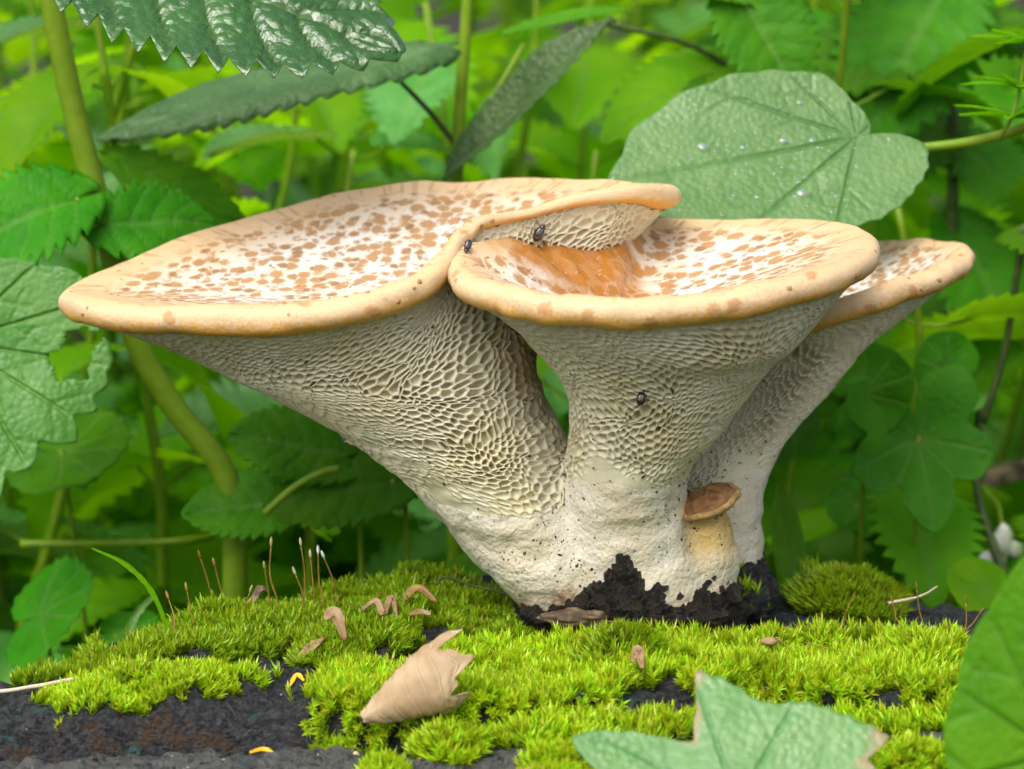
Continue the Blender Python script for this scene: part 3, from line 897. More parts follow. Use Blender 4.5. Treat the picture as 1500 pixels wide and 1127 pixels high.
CL = ['wide pale funnel cap with folded edge, largest of the cluster', 'funnel cap with orange-brown stain beside the fold', 'smaller flared cap growing behind the stained cap']
for i, ((top, Sg, cen), mat, vend, sz, dep) in enumerate(zip(caps, ('cap1', 'cap2', 'cap3'), VEND, (0.27, 0.27, 0.25), (0.34, 0.34, 0.28))):
    tv_, rad, uvs, angs = top
    nr = len(tv_)
    Ng = normals_grid(Sg)
    nsh = 9
    inner = Sg[1:nsh] - Ng[1:nsh] * (0.02 * np.arange(1, nsh))[:, None, None]
    cols = np.arange(-7, 8) % NU
    nse = int(vend * NVV)
    seam = (Sg[4:nse] - Ng[4:nse] * 0.10)[:, cols]
    V = np.concatenate([tv_.reshape(-1, 3), inner.reshape(-1, 3), seam.reshape(-1, 3)])
    F = [grid_faces(nr + len(inner), NU, True), grid_faces(len(seam), len(cols), False, (nr + len(inner)) * NU)]
    nx_ = len(inner) * NU
    ra = np.concatenate([rad.ravel(), np.full(nx_ + seam.shape[0] * len(cols), 2.5)])
    aa = np.concatenate([angs.ravel(), np.tile(angs[0], inner.shape[0]), np.zeros(seam.shape[0] * len(cols))])
    uu = np.concatenate([uvs.reshape(-1, 2), np.tile(uvs[-1], (inner.shape[0], 1)), np.zeros((seam.shape[0] * len(cols), 2))])
    cap_o = part('cap', V, F, M[mat], clus, attrs={'rad': ra, 'ang': aa}, uv=uu, label=CL[i])
    pv, pf = pores(Sg, vend, sz, dep, 50 + i, bvh)
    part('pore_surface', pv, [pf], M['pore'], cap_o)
    # curled dark flakes standing proud of the skin
    fl = []
    r2 = np.random.default_rng(70 + i)
    T3 = tv_
    for q in range(150 if i == 0 else 110):
        ri = r2.integers(8, nr - 6)
        ui = r2.integers(0, NU)
        c0 = T3[ri, ui]
        du = nrm(T3[ri, (ui + 1) % NU] - T3[ri, ui - 1])
        dv_ = nrm(T3[ri + 1, ui] - T3[ri - 1, ui])
        nn = nrm(np.cross(du, dv_)); nn *= np.sign(nn[2]) if ri < 54 else np.sign(nn @ (c0 - cen))
        L, W = r2.uniform(.05, .13), r2.uniform(.03, .07)
        a = np.linspace(0, 2 * np.pi, 8, endpoint=False)
        rad_ = 1 + 0.35 * r2.uniform(-1, 1, 8)
        rot = r2.uniform(-.6, .6)
        e1 = du * math.cos(rot) + dv_ * math.sin(rot); e2 = dv_ * math.cos(rot) - du * math.sin(rot)
        ringv = c0 + (np.cos(a) * rad_ * L)[:, None] * e1 + (np.sin(a) * rad_ * W)[:, None] * e2 - nn * 0.008
        up_ = c0 + ((np.cos(a) * rad_ * L)[:, None] * e1 + (np.sin(a) * rad_ * W)[:, None] * e2) * 0.6 + nn * r2.uniform(.010, .03)
        V_ = np.concatenate([ringv, up_, [c0 + nn * 0.02]])
        kk = np.arange(8)
        fl.append((V_, [np.stack([kk, (kk + 1) % 8, 8 + (kk + 1) % 8, 8 + kk], 1), np.stack([8 + kk, 8 + (kk + 1) % 8, np.full(8, 16)], 1)]))
    fv, ff = merge(fl)
    part('scale_flakes', fv, ff, M['flake'], cap_o, kind='stuff')

# specks of dirt stuck to the stems
def specks(n, seed):
    r2 = np.random.default_rng(seed)
    out = []
    pp = proj(sv)
    dens = np.exp(-((pp[:, 0] - 880) / 170) ** 2) * sstep(500, 720, pp[:, 1] + 0.25 * (pp[:, 0] - 800) * 0) * sstep(900, 850, pp[:, 1]) + 2.0 * np.exp(-(((pp[:, 0] - 1015) / 50) ** 2 + ((pp[:, 1] - 740) / 70) ** 2))
    dens *= (sn[:, 1] < 0.2) * (0.3 + np.clip(fbm(sv * 0.8, 2, 91), 0, 1) * 2)
    idx = r2.choice(len(sv), n, p=dens / dens.sum())
    for q in idx:
        nn = nrm(sn[q])
        e1 = nrm(np.cross(nn, r2.normal(size=3))); e2 = np.cross(nn, e1)
        L = r2.choice([.022, .034, .05, .08], p=[.4, .35, .2, .05]) * r2.uniform(.8, 1.2)
        W = L * r2.uniform(.4, .9)
        c0 = sv[q] + r2.normal(size=3) * 0.04
        h = bvh.find_nearest(Vector(c0))[0]
        c0 = np.array(h)
        V_ = np.array([c0 + e1 * L, c0 + e2 * W, c0 - e1 * L, c0 - e2 * W * .8, c0 + nn * W * 0.6, c0 - nn * 0.01])
        out.append((V_, np.array([[0, 1, 4], [1, 2, 4], [2, 3, 4], [3, 0, 4], [1, 0, 5], [2, 1, 5], [3, 2, 5], [0, 3, 5]])))
    return merge(out)
spv, spf = specks(1500, 5)
part('dirt_specks', spv, spf, M['speck'], clus, kind='stuff', smooth=False)

# stunted brown cap on its own short yellow stem
sb = clus
c4 = P(1038, 732, -2.75)
Vv, Fv = [], []
res = 40
a = np.linspace(0, 2 * np.pi, res, endpoint=False)
prof = [(0.02, .20), (.35, .20), (.62, .14), (.80, .04), (.86, -.06), (.80, -.16), (.60, -.14), (.3, -.1), (.02, -.1)]
for r, h in prof:
    wob = 1 + 0.10 * vnoise(np.stack([np.cos(a) * 2.2, np.sin(a) * 2.2, a * 0 + 3], -1), 61)
    hz = h + 0.06 * vnoise(np.stack([np.cos(a) * 3, np.sin(a) * 3, a * 0 + r * 3], -1), 62)
    Vv.append(np.stack([r * np.cos(a) * wob * 0.92, r * np.sin(a) * wob * 0.72, hz], 1))
Vv = np.array(Vv).reshape(-1, 3)
Rm = np.array(Matrix.Rotation(math.radians(20), 3, 'X') @ Matrix.Rotation(math.radians(-22), 3, 'Y'))
Vv = Vv * 1.12 @ Rm.T + c4
nsk = 4
Fg = grid_faces(len(prof), res, True)
part('stunted_cap', Vv, [Fg], M['stubcap'], clus, label='tiny withered brown cap on the stems')
rimv = []
for rr_, hh in ((.80, .02), (.90, .0), (.93, -.08), (.86, -.16), (.74, -.14)):
    wob = 1 + 0.10 * vnoise(np.stack([np.cos(a) * 2.2, np.sin(a) * 2.2, a * 0 + 3], -1), 61) + 0.05 * vnoise(np.stack([np.cos(a) * 9, np.sin(a) * 9, a * 0 + hh * 9], -1), 63)
    rimv.append(np.stack([rr_ * np.cos(a) * wob * 0.93, rr_ * np.sin(a) * wob * 0.73, hh + 0.05 * vnoise(np.stack([np.cos(a) * 3, np.sin(a) * 3, a * 0 + .5], -1), 62)], 1))
part('stunted_rim', np.array(rimv).reshape(-1, 3) * 1.14 @ Rm.T + c4, [grid_faces(5, res, True)], M['stubedge'], clus)
# blackened crust round the foot
r2 = np.random.default_rng(8)
pj = proj(sv_flat)
ctop = np.interp(pj[:, 0], [760, 790, 815, 850, 880, 898, 905, 935, 945, 965, 1000, 1030, 1060, 1090, 1130], [893, 880, 888, 868, 862, 846, 828, 832, 858, 876, 884, 868, 858, 840, 830])
cm = sstep(-6, 10, pj[:, 1] - ctop - 20 * fbm(sv_flat * 2.2, 4, 57, .65)) * (sn[:, 1] < .35)
keepf = (cm[sf] > .02).any(1)
cth = cm * (0.05 + 0.30 * np.abs(fbm(sv_flat * 1.5, 4, 58, .65)) + 0.16 * np.clip(fbm(sv_flat * 3.4, 3, 59), 0, 1)) - .03 * (1 - cm)
cv = sv_flat + sn * cth[:, None]
fk = sf[keepf]
us, iv_ = np.unique(fk, return_inverse=True)
lumps = [(cv[us], [iv_.reshape(fk.shape)])]
for (px, py, Y, rx, rz, ry) in ((800, 903, -3.0, .5, .16, .4), (870, 906, -3.5, .7, .15, .4), (960, 906, -3.6, .8, .18, .4), (1030, 902, -3.2, .7, .22, .5)):
    lumps.append(blob(P(px, py, Y), (rx, ry, rz), len(lumps) + 3, 0.24, 2.6, 40))
lv, lf = merge(lumps)
part('blackened_crust', lv, lf, M['crust'], clus, label='black crumbly crust round the foot of the stems')

# dark mossy bark lump beside the foot
lump, lfc = merge([blob(P(1075, 872, -.6), (1.15, 1.0, .95), 31, 0.22, 2.0, 64), blob(P(1110, 862, -.3), (.55, .6, .75), 33, 0.25, 2.0, 40)])
knob = solo('bark_lump', lump, lfc, M['wood'], 'black knobbly bark lump with sparse moss beside the mushroom foot', 'bark', attrs={'crack': np.zeros(len(lump))})

# ------------------------------------------------------------------ moss
def moss_mesh(base, upd, h, blades, seed, bl=(.22, .42), bw=.045, spread=.8):
    r = np.random.default_rng(seed)
    n = len(base)
    B = blades
    f = np.linspace(0.12, 1.0, B)[None, :] * np.ones((n, 1))
    az = r.uniform(0, 2 * np.pi, (n, 1)) + np.arange(B)[None, :] * 2.4 + r.uniform(-.4, .4, (n, B))
    el = np.clip(spread * (1.15 - 0.75 * f) + r.uniform(-.2, .2, (n, B)), 0.05, 1.4)   # angle from shoot axis
    L = r.uniform(*bl, (n, B)) * (0.7 + 0.5 * f)
    W = bw * r.uniform(.7, 1.25, (n, B))
    upd = nrm(upd)
    e1 = nrm(np.cross(upd, np.array([0.3, 0.9, 0.2])))
    e2 = np.cross(upd, e1)
    rd = np.cos(az)[..., None] * e1[:, None] + np.sin(az)[..., None] * e2[:, None]
    td = -np.sin(az)[..., None] * e1[:, None] + np.cos(az)[..., None] * e2[:, None]
    dirv = np.cos(el)[..., None] * upd[:, None] + np.sin(el)[..., None] * rd
    dir2 = nrm(dirv + 0.35 * rd * r.uniform(-.6, 1, (n, B))[..., None])
    root = base[:, None] + upd[:, None] * (h[:, None] * f)[..., None]
    mid = root + dirv * (L * .5)[..., None]
    tip = mid + dir2 * (L * .55)[..., None]
    w_ = td * W[..., None]
    V = np.stack([root - w_ * .45, root + w_ * .45, mid + w_ * .5, mid - w_ * .5, tip], 2)      # n,B,5,3
    off = (np.arange(n * B) * 5)[:, None]
    F4 = off + np.array([[0, 1, 2, 3]])
    F3 = off + np.array([[3, 2, 4]])
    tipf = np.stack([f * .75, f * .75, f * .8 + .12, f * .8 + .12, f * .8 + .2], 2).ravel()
    tint = np.repeat(r.uniform(0, 1, n), B * 5)
    return V.reshape(-1, 3), [F4, F3], {'tipf': tipf, 'tint': tint}

def moss_on(key, n, seed, hrange, blades, mat, name, label, **kw):
    kw = {'bl': (.15, .28), 'bw': .05, 'spread': 1.0, **kw}
    r = np.random.default_rng(seed)
    pl = MOSS[key]
    lo, hi = pl.min(0) - 1, pl.max(0) + 1
    pts = []
    x = r.uniform(lo[0], hi[0], n * 4); y = r.uniform(lo[1], hi[1], n * 4)
    jx = x + 0.5 * n2(x, y, 1.1, 3, 21) + r.normal(0, .12, len(x)); jy = y + 0.5 * n2(x, y, 1.1, 3, 22) + r.normal(0, .12, len(x))
    ok = in_poly(jx, jy, pl)
    ok &= n2(x, y, 0.9, 2, seed + 7) > -0.62
    x, y = x[ok][:n], y[ok][:n]
    z = Hat(x, y)
    gxn = (Hat(x + .2, y) - Hat(x - .2, y)) / .4
    gyn = (Hat(x, y + .2) - Hat(x, y - .2)) / .4
    up_ = nrm(np.stack([-gxn * .7, -gyn * .7, np.ones_like(x)], 1) + r.normal(0, .16, (len(x), 3)) + 0.35 * np.stack([n2(x, y, 1.3, 2, seed + 3), n2(x, y, 1.3, 2, seed + 4), x * 0], 1))
    h = r.uniform(*hrange, len(x)) * (1 + 0.45 * n2(x, y, 0.9, 3, seed + 5))
    V, F, A = moss_mesh(np.stack([x, y, z - .12], 1), up_, h, blades, seed, **kw)
    return solo(name, V, F, M[mat], label, 'moss', kind='stuff', org=(x.mean(), y.mean(), 0), attrs=A)

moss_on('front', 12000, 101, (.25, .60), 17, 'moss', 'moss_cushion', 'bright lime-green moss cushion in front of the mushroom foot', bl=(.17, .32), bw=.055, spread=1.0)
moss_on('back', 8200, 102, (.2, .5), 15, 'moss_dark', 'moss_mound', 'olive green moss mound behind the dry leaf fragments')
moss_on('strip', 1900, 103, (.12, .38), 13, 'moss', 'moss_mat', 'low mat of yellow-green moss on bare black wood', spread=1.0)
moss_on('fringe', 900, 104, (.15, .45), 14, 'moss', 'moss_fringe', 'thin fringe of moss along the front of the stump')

def moss_clump(px, py, rx, ry, n, seed, mat, label, z0=None, h=(.2, .5), name='moss_clump', bump=.5, **kw):
    kw = {'bl': (.15, .28), 'bw': .05, 'spread': 1.0, **kw}
    c = G(px, py, 0.2)
    r = np.random.default_rng(seed)
    a = r.uniform(0, 2 * np.pi, n); q = np.sqrt(r.uniform(0, 1, n))
    x, y = c[0] + rx * q * np.cos(a), c[1] + ry * q * np.sin(a)
    z = Hat(x, y) + bump * (1 - q ** 2)
    up_ = nrm(np.stack([np.cos(a) * q * .9, np.sin(a) * q * .9, np.ones(n)], 1) + r.normal(0, .15, (n, 3)))
    V, F, A = moss_mesh(np.stack([x, y, z - .1], 1), up_, r.uniform(*h, n), 15, seed, **kw)
    return solo(name, V, F, M[mat], label, 'moss', kind='stuff', org=(c[0], c[1], 0), attrs=A)

moss_clump(660, 1055, .8, .6, 420, 111, 'moss', 'round moss tuft beside the curled dry leaf', bump=.35)
moss_clump(812, 1085, .9, .6, 420, 112, 'moss', 'moss tuft spreading over the front edge of the stump', bump=.3)
moss_clump(1240, 880, 1.5, 1.3, 1900, 113, 'moss_dark', 'dark green rounded moss cushion behind the lime moss', bump=.7, h=(.3, .6), name='moss_cushion')
moss_clump(480, 968, .9, .5, 300, 114, 'moss_dark', 'small olive tuft beside a brown leaf fragment', bump=.15, h=(.15, .35))
moss_clump(560, 1075, .5, .35, 150, 115, 'moss', 'sparse little tuft below the curled dry leaf', bump=.1, h=(.12, .3))
moss_clump(905, 985, .9, .6, 350, 116, 'moss_dark', 'dull brownish patch in the lime moss', bump=.4, h=(.4, .7))
# moss straggling over the bark knob
kb = BVHTree.FromPolygons([Vector(v) for v in lump], [tuple(map(int, f)) for f in lfc[0]])
r = np.random.default_rng(120)
bp, bn = [], []
for _ in range(900):
    px, py = r.normal(1068, 26), r.normal(850, 22)
    d = nrm(ray(px, py))
    hp, hn, _, _ = kb.ray_cast(Vector(CAM), Vector(d))
    if hp is not None and hn.z > 0.0:
        bp.append(hp); bn.append(np.array(hn) + np.array([0, -.2, .6]))
bp, bn = np.array(bp)[:330], np.array(bn)[:330]
V, F, A = moss_mesh(bp, bn + r.normal(0, .3, bn.shape), r.uniform(.12, .35, len(bp)), 13, 121, spread=1.0)
solo('moss_straggle', V, F, M['moss'], 'straggling moss on the black bark lump at the mushroom foot', 'moss', kind='stuff', attrs=A)
r = np.random.default_rng(122)
c = P(1187, 872, 1.0)
bp = np.stack([c[0] + r.normal(0, .15, 70), c[1] + r.normal(0, .2, 70), c[2] + r.uniform(-.6, .6, 70)], 1)
V, F, A = moss_mesh(bp, np.array([0.1, 0, 1]) + r.normal(0, .35, bp.shape), r.uniform(.2, .4, 70), 13, 123, spread=1.0)
solo('moss_frond', V, F, M['moss_dark'], 'upright feathery moss shoot against the dark moss cushion', 'moss', attrs=A)

exec_after = []

# ------------------------------------------------------------------ leaves
def toothed_leaf(L, W, teeth=13, td=.16, cord=.12, fold=.18, droop=.15, wave=.03, quilt=.035, cross=17, per=6, seed=0, skew=0.0):
    """ovate leaf along +X, normal +Z, base at the origin"""
    n = teeth * per + 1
    t = np.linspace(0.0, 1.0, n)
    s = np.linspace(-1, 1, cross)
    tt, ss_ = np.meshgrid(t, s, indexing='ij')
    wprof = (np.clip(tt, 0.001, 1) ** .55) * np.clip(1 - tt, 0, 1) ** .8
    wprof = wprof / wprof.max()
    ph = (tt * teeth) % 1.0
    saw = np.where(ph < .78, ph / .78, (1 - ph) / .22)
    edge = np.abs(ss_) ** 5
    wid = W * wprof * (1 + edge * td * (saw - .5) * 1.6)
    y = ss_ * wid
    x = L * tt - cord * L * (np.abs(ss_) ** 1.5) * (1 - tt) ** 4 * 2 + edge * td * W * .35 * (saw - .5) * (tt > .02) + L * .05 * np.abs(ss_) ** 1.5
    nv = max(5, teeth // 2)
    q = tt * nv - np.abs(ss_) * 1.3
    fr = np.abs((q % 1.0) - .5) * 2
    vein = sstep(.80, 1.0, fr) * (np.abs(ss_) < .93)
    mid = sstep(.09, .0, np.abs(ss_)) * (tt < .96)
    vein = np.maximum(vein * .8, mid)
    z = fold * np.abs(y) - droop * L * tt ** 2 + wave * L * vnoise(np.stack([tt * 3, ss_ * 1.5, tt * 0 + seed], -1), seed)
    z += -quilt * W * vein * sstep(1, .6, np.abs(ss_)) * 1.0 + quilt * W * .5 * (1 - fr) * 1
    z += -0.05 * W * edge * (saw)
    y = y + skew * L * tt ** 2
    V = np.stack([x, y, z], -1).reshape(-1, 3)
    return V, grid_faces(n, cross), {'vein': vein.ravel()}

def lobed_leaf(outline, teeth=0, td=.05, rings=26, na=181, veins=(-110, -60, -28, 0, 28, 60, 110), cup=.05, wave=.05, quilt=.02, seed=0, droop=0.0):
    """leaf drawn as polar outline [(degrees, radius)] about the petiole; 0 deg = tip (+X)"""
    o = np.array(outline, float)
    ph = np.linspace(-180, 180, na)
    R = np.interp(ph, o[:, 0], o[:, 1])
    kern = np.ones(5) / 5
    R = np.convolve(np.pad(R, 2, mode='edge'), kern, 'valid')
    if teeth:
        k = ((ph + 180) / 360 * teeth) % 1
        saw = np.abs(k - .5) * 2
        R = R * (1 + td * (saw - .5) * (np.abs(ph) < 172))
    f = np.linspace(0.0, 1, rings) ** .9
    ff, pp = np.meshgrid(f, np.radians(ph), indexing='ij')
    rr_ = ff * R[None, :]
    x, y = rr_ * np.cos(pp), rr_ * np.sin(pp)
    vein = np.zeros_like(x)
    for a in veins:
        d = np.abs(rr_ * np.sin(np.clip(pp - math.radians(a), -1.5, 1.5)))
        inr = np.cos(pp - math.radians(a)) > 0
        vein = np.maximum(vein, sstep(.10, .02, d) * inr * sstep(1, .85, ff))
        # side veins
        k = (rr_ * .55 - d * .5)
        vein = np.maximum(vein, .55 * sstep(.85, 1, np.abs((k % 1) - .5) * 2) * inr * (d < .9))
    Rm_ = R.max()
    z = cup * rr_ ** 2 / Rm_ + wave * Rm_ * vnoise(np.stack([x / Rm_ * 2.2, y / Rm_ * 2.2, x * 0 + seed], -1), seed) - quilt * Rm_ * vein - droop * np.maximum(x, 0) ** 2 / Rm_
    V = np.stack([x, y, z], -1).reshape(-1, 3)
    return V, grid_faces(rings, na), {'vein': vein.ravel()}

def frame(base, tip, normal):
    X = nrm(np.asarray(tip) - np.asarray(base))
    N_ = np.asarray(normal, float)
    N_ = nrm(N_ - X * (N_ @ X))
    Y = np.cross(N_, X)
    return np.stack([X, Y, N_])

CAMN = -FW
def hero(data, base, tip, normal, mat, parent=None, name='leaf', label=None, cat='leaf', holes=(), stretch=True):
    V, F, A = data
    R3 = frame(base, tip, normal)
    L = np.linalg.norm(np.asarray(tip) - np.asarray(base))
    k = L / V[:, 0].max() if stretch else 1.0
    Wd = (V * k) @ R3 + np.asarray(base)
    if holes:
        pc = proj(Wd)
        fc = pc[F].mean(1)
        keep = np.ones(len(F), bool)
        for hx_, hy_, ha, hb in holes:
            wob = 1 + .25 * np.sin(np.arctan2(fc[:, 1] - hy_, fc[:, 0] - hx_) * 4 + hx_)
            keep &= ((fc[:, 0] - hx_) / ha) ** 2 + ((fc[:, 1] - hy_) / hb) ** 2 > wob
        F = F[keep]
    # real thickness
    if parent is not None:
        o = part(name, Wd, [F], M[mat], parent, attrs=A, label=label)
    else:
        o = solo(name, Wd, [F], M[mat], label, cat, org=np.asarray(base), attrs=A)
    md = o.modifiers.new('thickness', 'SOLIDIFY'); md.thickness = 0.0003; md.offset = 0
    return o

def stalk(pts, r0, r1, mat, parent, name='stem', ns=12, n=40):
    c = catmull(np.array(pts), n)
    V, F = tube(c, np.linspace(r0, r1, n), ns)
    return part(name, V, F, M[mat], parent)

UPN = np.array([0, 0, 1.0])
# --- thick-stemmed nettle whose stem passes behind the wide cap
nA = thing('nettle_plant', 'thick-stemmed nettle rising behind the wide cap with dark paired leaves', 'plant', P(350, 860, 9) * np.array([1, 1, 0]) + np.array([0, 0, GZ]))
ptsA = [P(345, 900, 9), P(335, 710, 9), P(250, 590, 9), P(192, 480, 9), P(150, 320, 9), P(108, 160, 9), P(72, -10, 9), P(50, -130, 9)]
stalk([nA.location[:] and np.array(ORG[nA])] + ptsA, .42, .36, 'stalk', nA)
hero(toothed_leaf(4, 1.9, 11, .2, .15, .12, .12, seed=1), P(112, 292, 8), P(-60, 350, 6.5), CAMN * .8 + UPN * .5, 'leaf_dark', nA)
hero(toothed_leaf(4, 1.7, 11, .2, .15, .1, .12, seed=2), P(155, 330, 8), P(318, 318, 9), CAMN * .8 + UPN * .4, 'leaf_dark', nA)
hero(toothed_leaf(4, .75, 11, .15, .1, .2, .2, seed=3), P(170, 235, 11), P(365, 318, 11), CAMN + UPN * .3, 'leaf_mid', nA)
stalk([P(148, 318, 9), P(130, 300, 8.5), P(112, 292, 8)], .09, .07, 'stalk', nA, 'petiole', 8, 10)
stalk([P(150, 320, 9), P(153, 332, 8.6), P(158, 331, 8)], .09, .07, 'stalk', nA, 'petiole', 8, 10)
# --- wet leaf hanging into the top of the picture
hero(toothed_leaf(10, 3.7, 15, .13, .1, .10, .05, quilt=.05, cross=25, per=8, seed=4), P(90, -95, 4), P(592, 66, 2), CAMN * .6 + UPN * .9, 'leaf_wet',
     name='wet_leaf', label='glossy wet dark green toothed leaf hanging above the wide cap')
# --- dull grey leaf seen edge on, below the wet leaf
hero(toothed_leaf(9, 2.0, 17, .08, .1, .05, .06, wave=.05, seed=5), P(610, 88, 14), P(138, 185, 11), CAMN * .26 + UPN * .98, 'leaf_dull',
     name='drooping_leaf', label='grey-green leaf seen edge on below the wet glossy leaf')
def px_leaf(outline, base_px, Yb, normal, mat, parent, torn=(), seed=0, holes=(), veins=(15, 60, 105, 150), teeth=46, td=.03, quilt=.004, na=361):
    """outline seen in the photo laid on the leaf's own plane through the petiole, star-shaped about it"""
    b = P(base_px[0], base_px[1], Yb)
    nv = nrm(np.asarray(normal, float))
    def on_plane(px, py):
        d = ray(px, py)
        return CAM + d * (((b - CAM) @ nv) / (d @ nv))
    X = nrm(np.array([1.0, 0, 0]) - nv * nv[0]); Yv = np.cross(nv, X)
    q = np.array([on_plane(*p_) - b for p_ in outline])
    an = np.degrees(np.arctan2(q @ Yv, q @ X)); rr_ = np.linalg.norm(q, axis=1)
    o = np.argsort(an)
    an, rr_ = an[o], rr_[o]
    full = [(-180, .5)] + list(zip(an, rr_)) + [(180, .5)]
    V, F, A = lobed_leaf(full, teeth, td, 36, na, veins, cup=.02, wave=.04, quilt=quilt, seed=seed)
    Wd = V @ np.stack([X, Yv, nv]) + b
    pp = proj(Wd)
    tr = np.zeros(len(V))
    rf = np.repeat(np.linspace(0, 1, 36), na)
    for tx, ty, rad__ in torn:
        d = np.hypot(pp[:, 0] - tx, pp[:, 1] - ty)
        tr = np.maximum(tr, sstep(rad__, rad__ * .4, d) * sstep(.8, .97, rf))
    A['torn'] = tr
    if holes:
        fc = pp[F].mean(1)
        keep = np.ones(len(F), bool)
        for hx_, hy_, ha, hb in holes:
            wob = 1 + .3 * np.sin(np.arctan2(fc[:, 1] - hy_, fc[:, 0] - hx_) * 5 + hx_)
            keep &= ((fc[:, 0] - hx_) / ha) ** 2 + ((fc[:, 1] - hy_) / hb) ** 2 > wob
        F = F[keep]
    ob = part('blade', Wd, [F], M[mat], parent, attrs=A)
    md = ob.modifiers.new('thickness', 'SOLIDIFY'); md.thickness = 0.0003; md.offset = 0
# --- pale insect-bitten leaf beside the wide cap's edge
bl_ = thing('bitten_leaf', 'pale green toothed leaf with a bitten hole beside the wide cap', 'leaf', P(-70, 500, 5))
px_leaf([(-20, 380), (60, 388), (115, 398), (128, 440), (150, 488), (168, 525), (156, 545), (163, 562), (138, 578), (145, 602), (110, 608), (113, 652), (60, 648), (45, 692), (10, 692), (0, 732), (-50, 770)],
        (-70, 500), 5, CAMN + UPN * .15 + np.array([.12, 0, 0]), 'leaf_pale', bl_, seed=6, holes=((104, 530, 30, 30), (122, 498, 26, 18)), veins=(45, 18, -8, -32, -58), teeth=40, td=.02, quilt=.012, na=721)
stalk([P(-70, 500, 5), P(-120, 600, 7), np.array([-20, 9, GZ])], .1, .14, 'stalk', bl_, 'petiole', 8, 14)
# --- big heart-shaped dewy leaf behind the stained cap
dewy = thing('dewy_leaf', 'large grey-green heart-shaped leaf with water drops behind the stained cap', 'leaf', P(1257, 196, 7))
out6 = [(-180, .35), (-172, 1.2), (-160, 1.95), (-140, 2.15), (-115, 2.3), (-90, 2.7), (-60, 3.3), (-35, 4.6), (-15, 6.4), (0, 7.4), (15, 6.3), (35, 4.4), (52, 3.25), (68, 2.5), (80, 2.25), (100, 1.2), (130, .75), (165, .45), (180, .35)]
out6 = [(-a, r) for a, r in out6[::-1]]
d6 = lobed_leaf(out6, 26, .03, 40, 361, (-150, -100, -62, -32, 0, 30, 60), cup=.02, wave=.035, quilt=.005, seed=6)
d6o = hero(d6, P(1257, 196, 7), P(890, 268, 5), CAMN * .85 + UPN * .55, 'leaf_grey', dewy, 'blade')
stalk([P(1262, 205, 7.4), P(1310, 218, 8), P(1375, 214, 8), P(1440, 204, 7.5), P(1520, 182, 7)], .13, .17, 'stalk', dewy, 'petiole', 12, 24)
# drops
dg = bpy.context.evaluated_depsgraph_get()
def hit(px, py):
    bpy.context.view_layer.update()
    d = ray(px, py)
    ok, loc, nor, idx, ob, _ = scn.ray_cast(bpy.context.evaluated_depsgraph_get(), Vector(CAM * S), Vector(nrm(d)))
    return (np.array(loc) / S, np.array(nor), ob) if ok else (None, None, None)
dr = []
r = np.random.default_rng(33)
hv = np.array([v.co[:] for v in d6o.data.vertices]) / S + ORG[d6o]
hb = BVHTree.FromPolygons([Vector(v) for v in hv], [tuple(map(int, f)) for f in d6[1]])
for px, py, rd in [(1148, 208, .17), (1190, 207, .12), (1175, 285, .2), (1110, 290, .1), (1180, 262, .09), (1225, 288, .09), (1030, 217, .2), (1088, 217, .1), (1172, 152, .11), (1135, 255, .07), (1255, 245, .06), (1215, 222, .06)] + [(r.uniform(990, 1340), r.uniform(150, 320), r.uniform(.03, .07)) for _ in range(55)]:
    hp, hn, _, _ = hb.ray_cast(Vector(CAM), Vector(nrm(ray(px, py))))
    if hp is None: continue
    hn = np.array(hn); hn = hn if hn @ CAMN > 0 else -hn
    e1 = nrm(np.cross(hn, [0.2, 0.1, 1])); e2 = np.cross(hn, e1)
    dr.append(blob(np.array(hp) + hn * rd * .12, (rd, rd * .85, rd * .45), 1, .05, 1, 14, np.stack([e1, e2, hn])))
dv, df = merge(dr)
part('water_drops', dv, df, M['drop'], dewy, kind='stuff')

# --- central nettle stalk
nB = thing('nettle_plant', 'slender nettle stalk with forked leaf petioles standing behind the wide cap', 'plant', np.array([*P(664, 300, 16)[:2], GZ]))
stalk([ORG[nB], P(664, 420, 16), P(669, 260, 16), P(674, 150, 16), P(681, 60, 16), P(688, -60, 16)], .26, .19, 'stalk', nB)
stalk([P(668, 212, 16), P(630, 165, 15.5), P(582, 115, 15)], .12, .08, 'stalk_dark', nB, 'petiole', 8, 16)
stalk([P(670, 212, 16), P(720, 145, 16.5), P(768, 65, 17)], .12, .1, 'stalk', nB, 'petiole', 8, 16)
hero(toothed_leaf(6, .9, 13, .1, .1, .5, .05, seed=8), P(680, 235, 15), P(890, 18, 14), CAMN * .6 + np.array([-.6, 0, .4]), 'leaf_dull', nB, label='grey folded leaf')
hero(toothed_leaf(6, .8, 11, .15, .1, .3, .1, seed=9), P(755, 45, 17), P(920, 0, 17), CAMN * .3 + UPN, 'leaf_mid', nB)
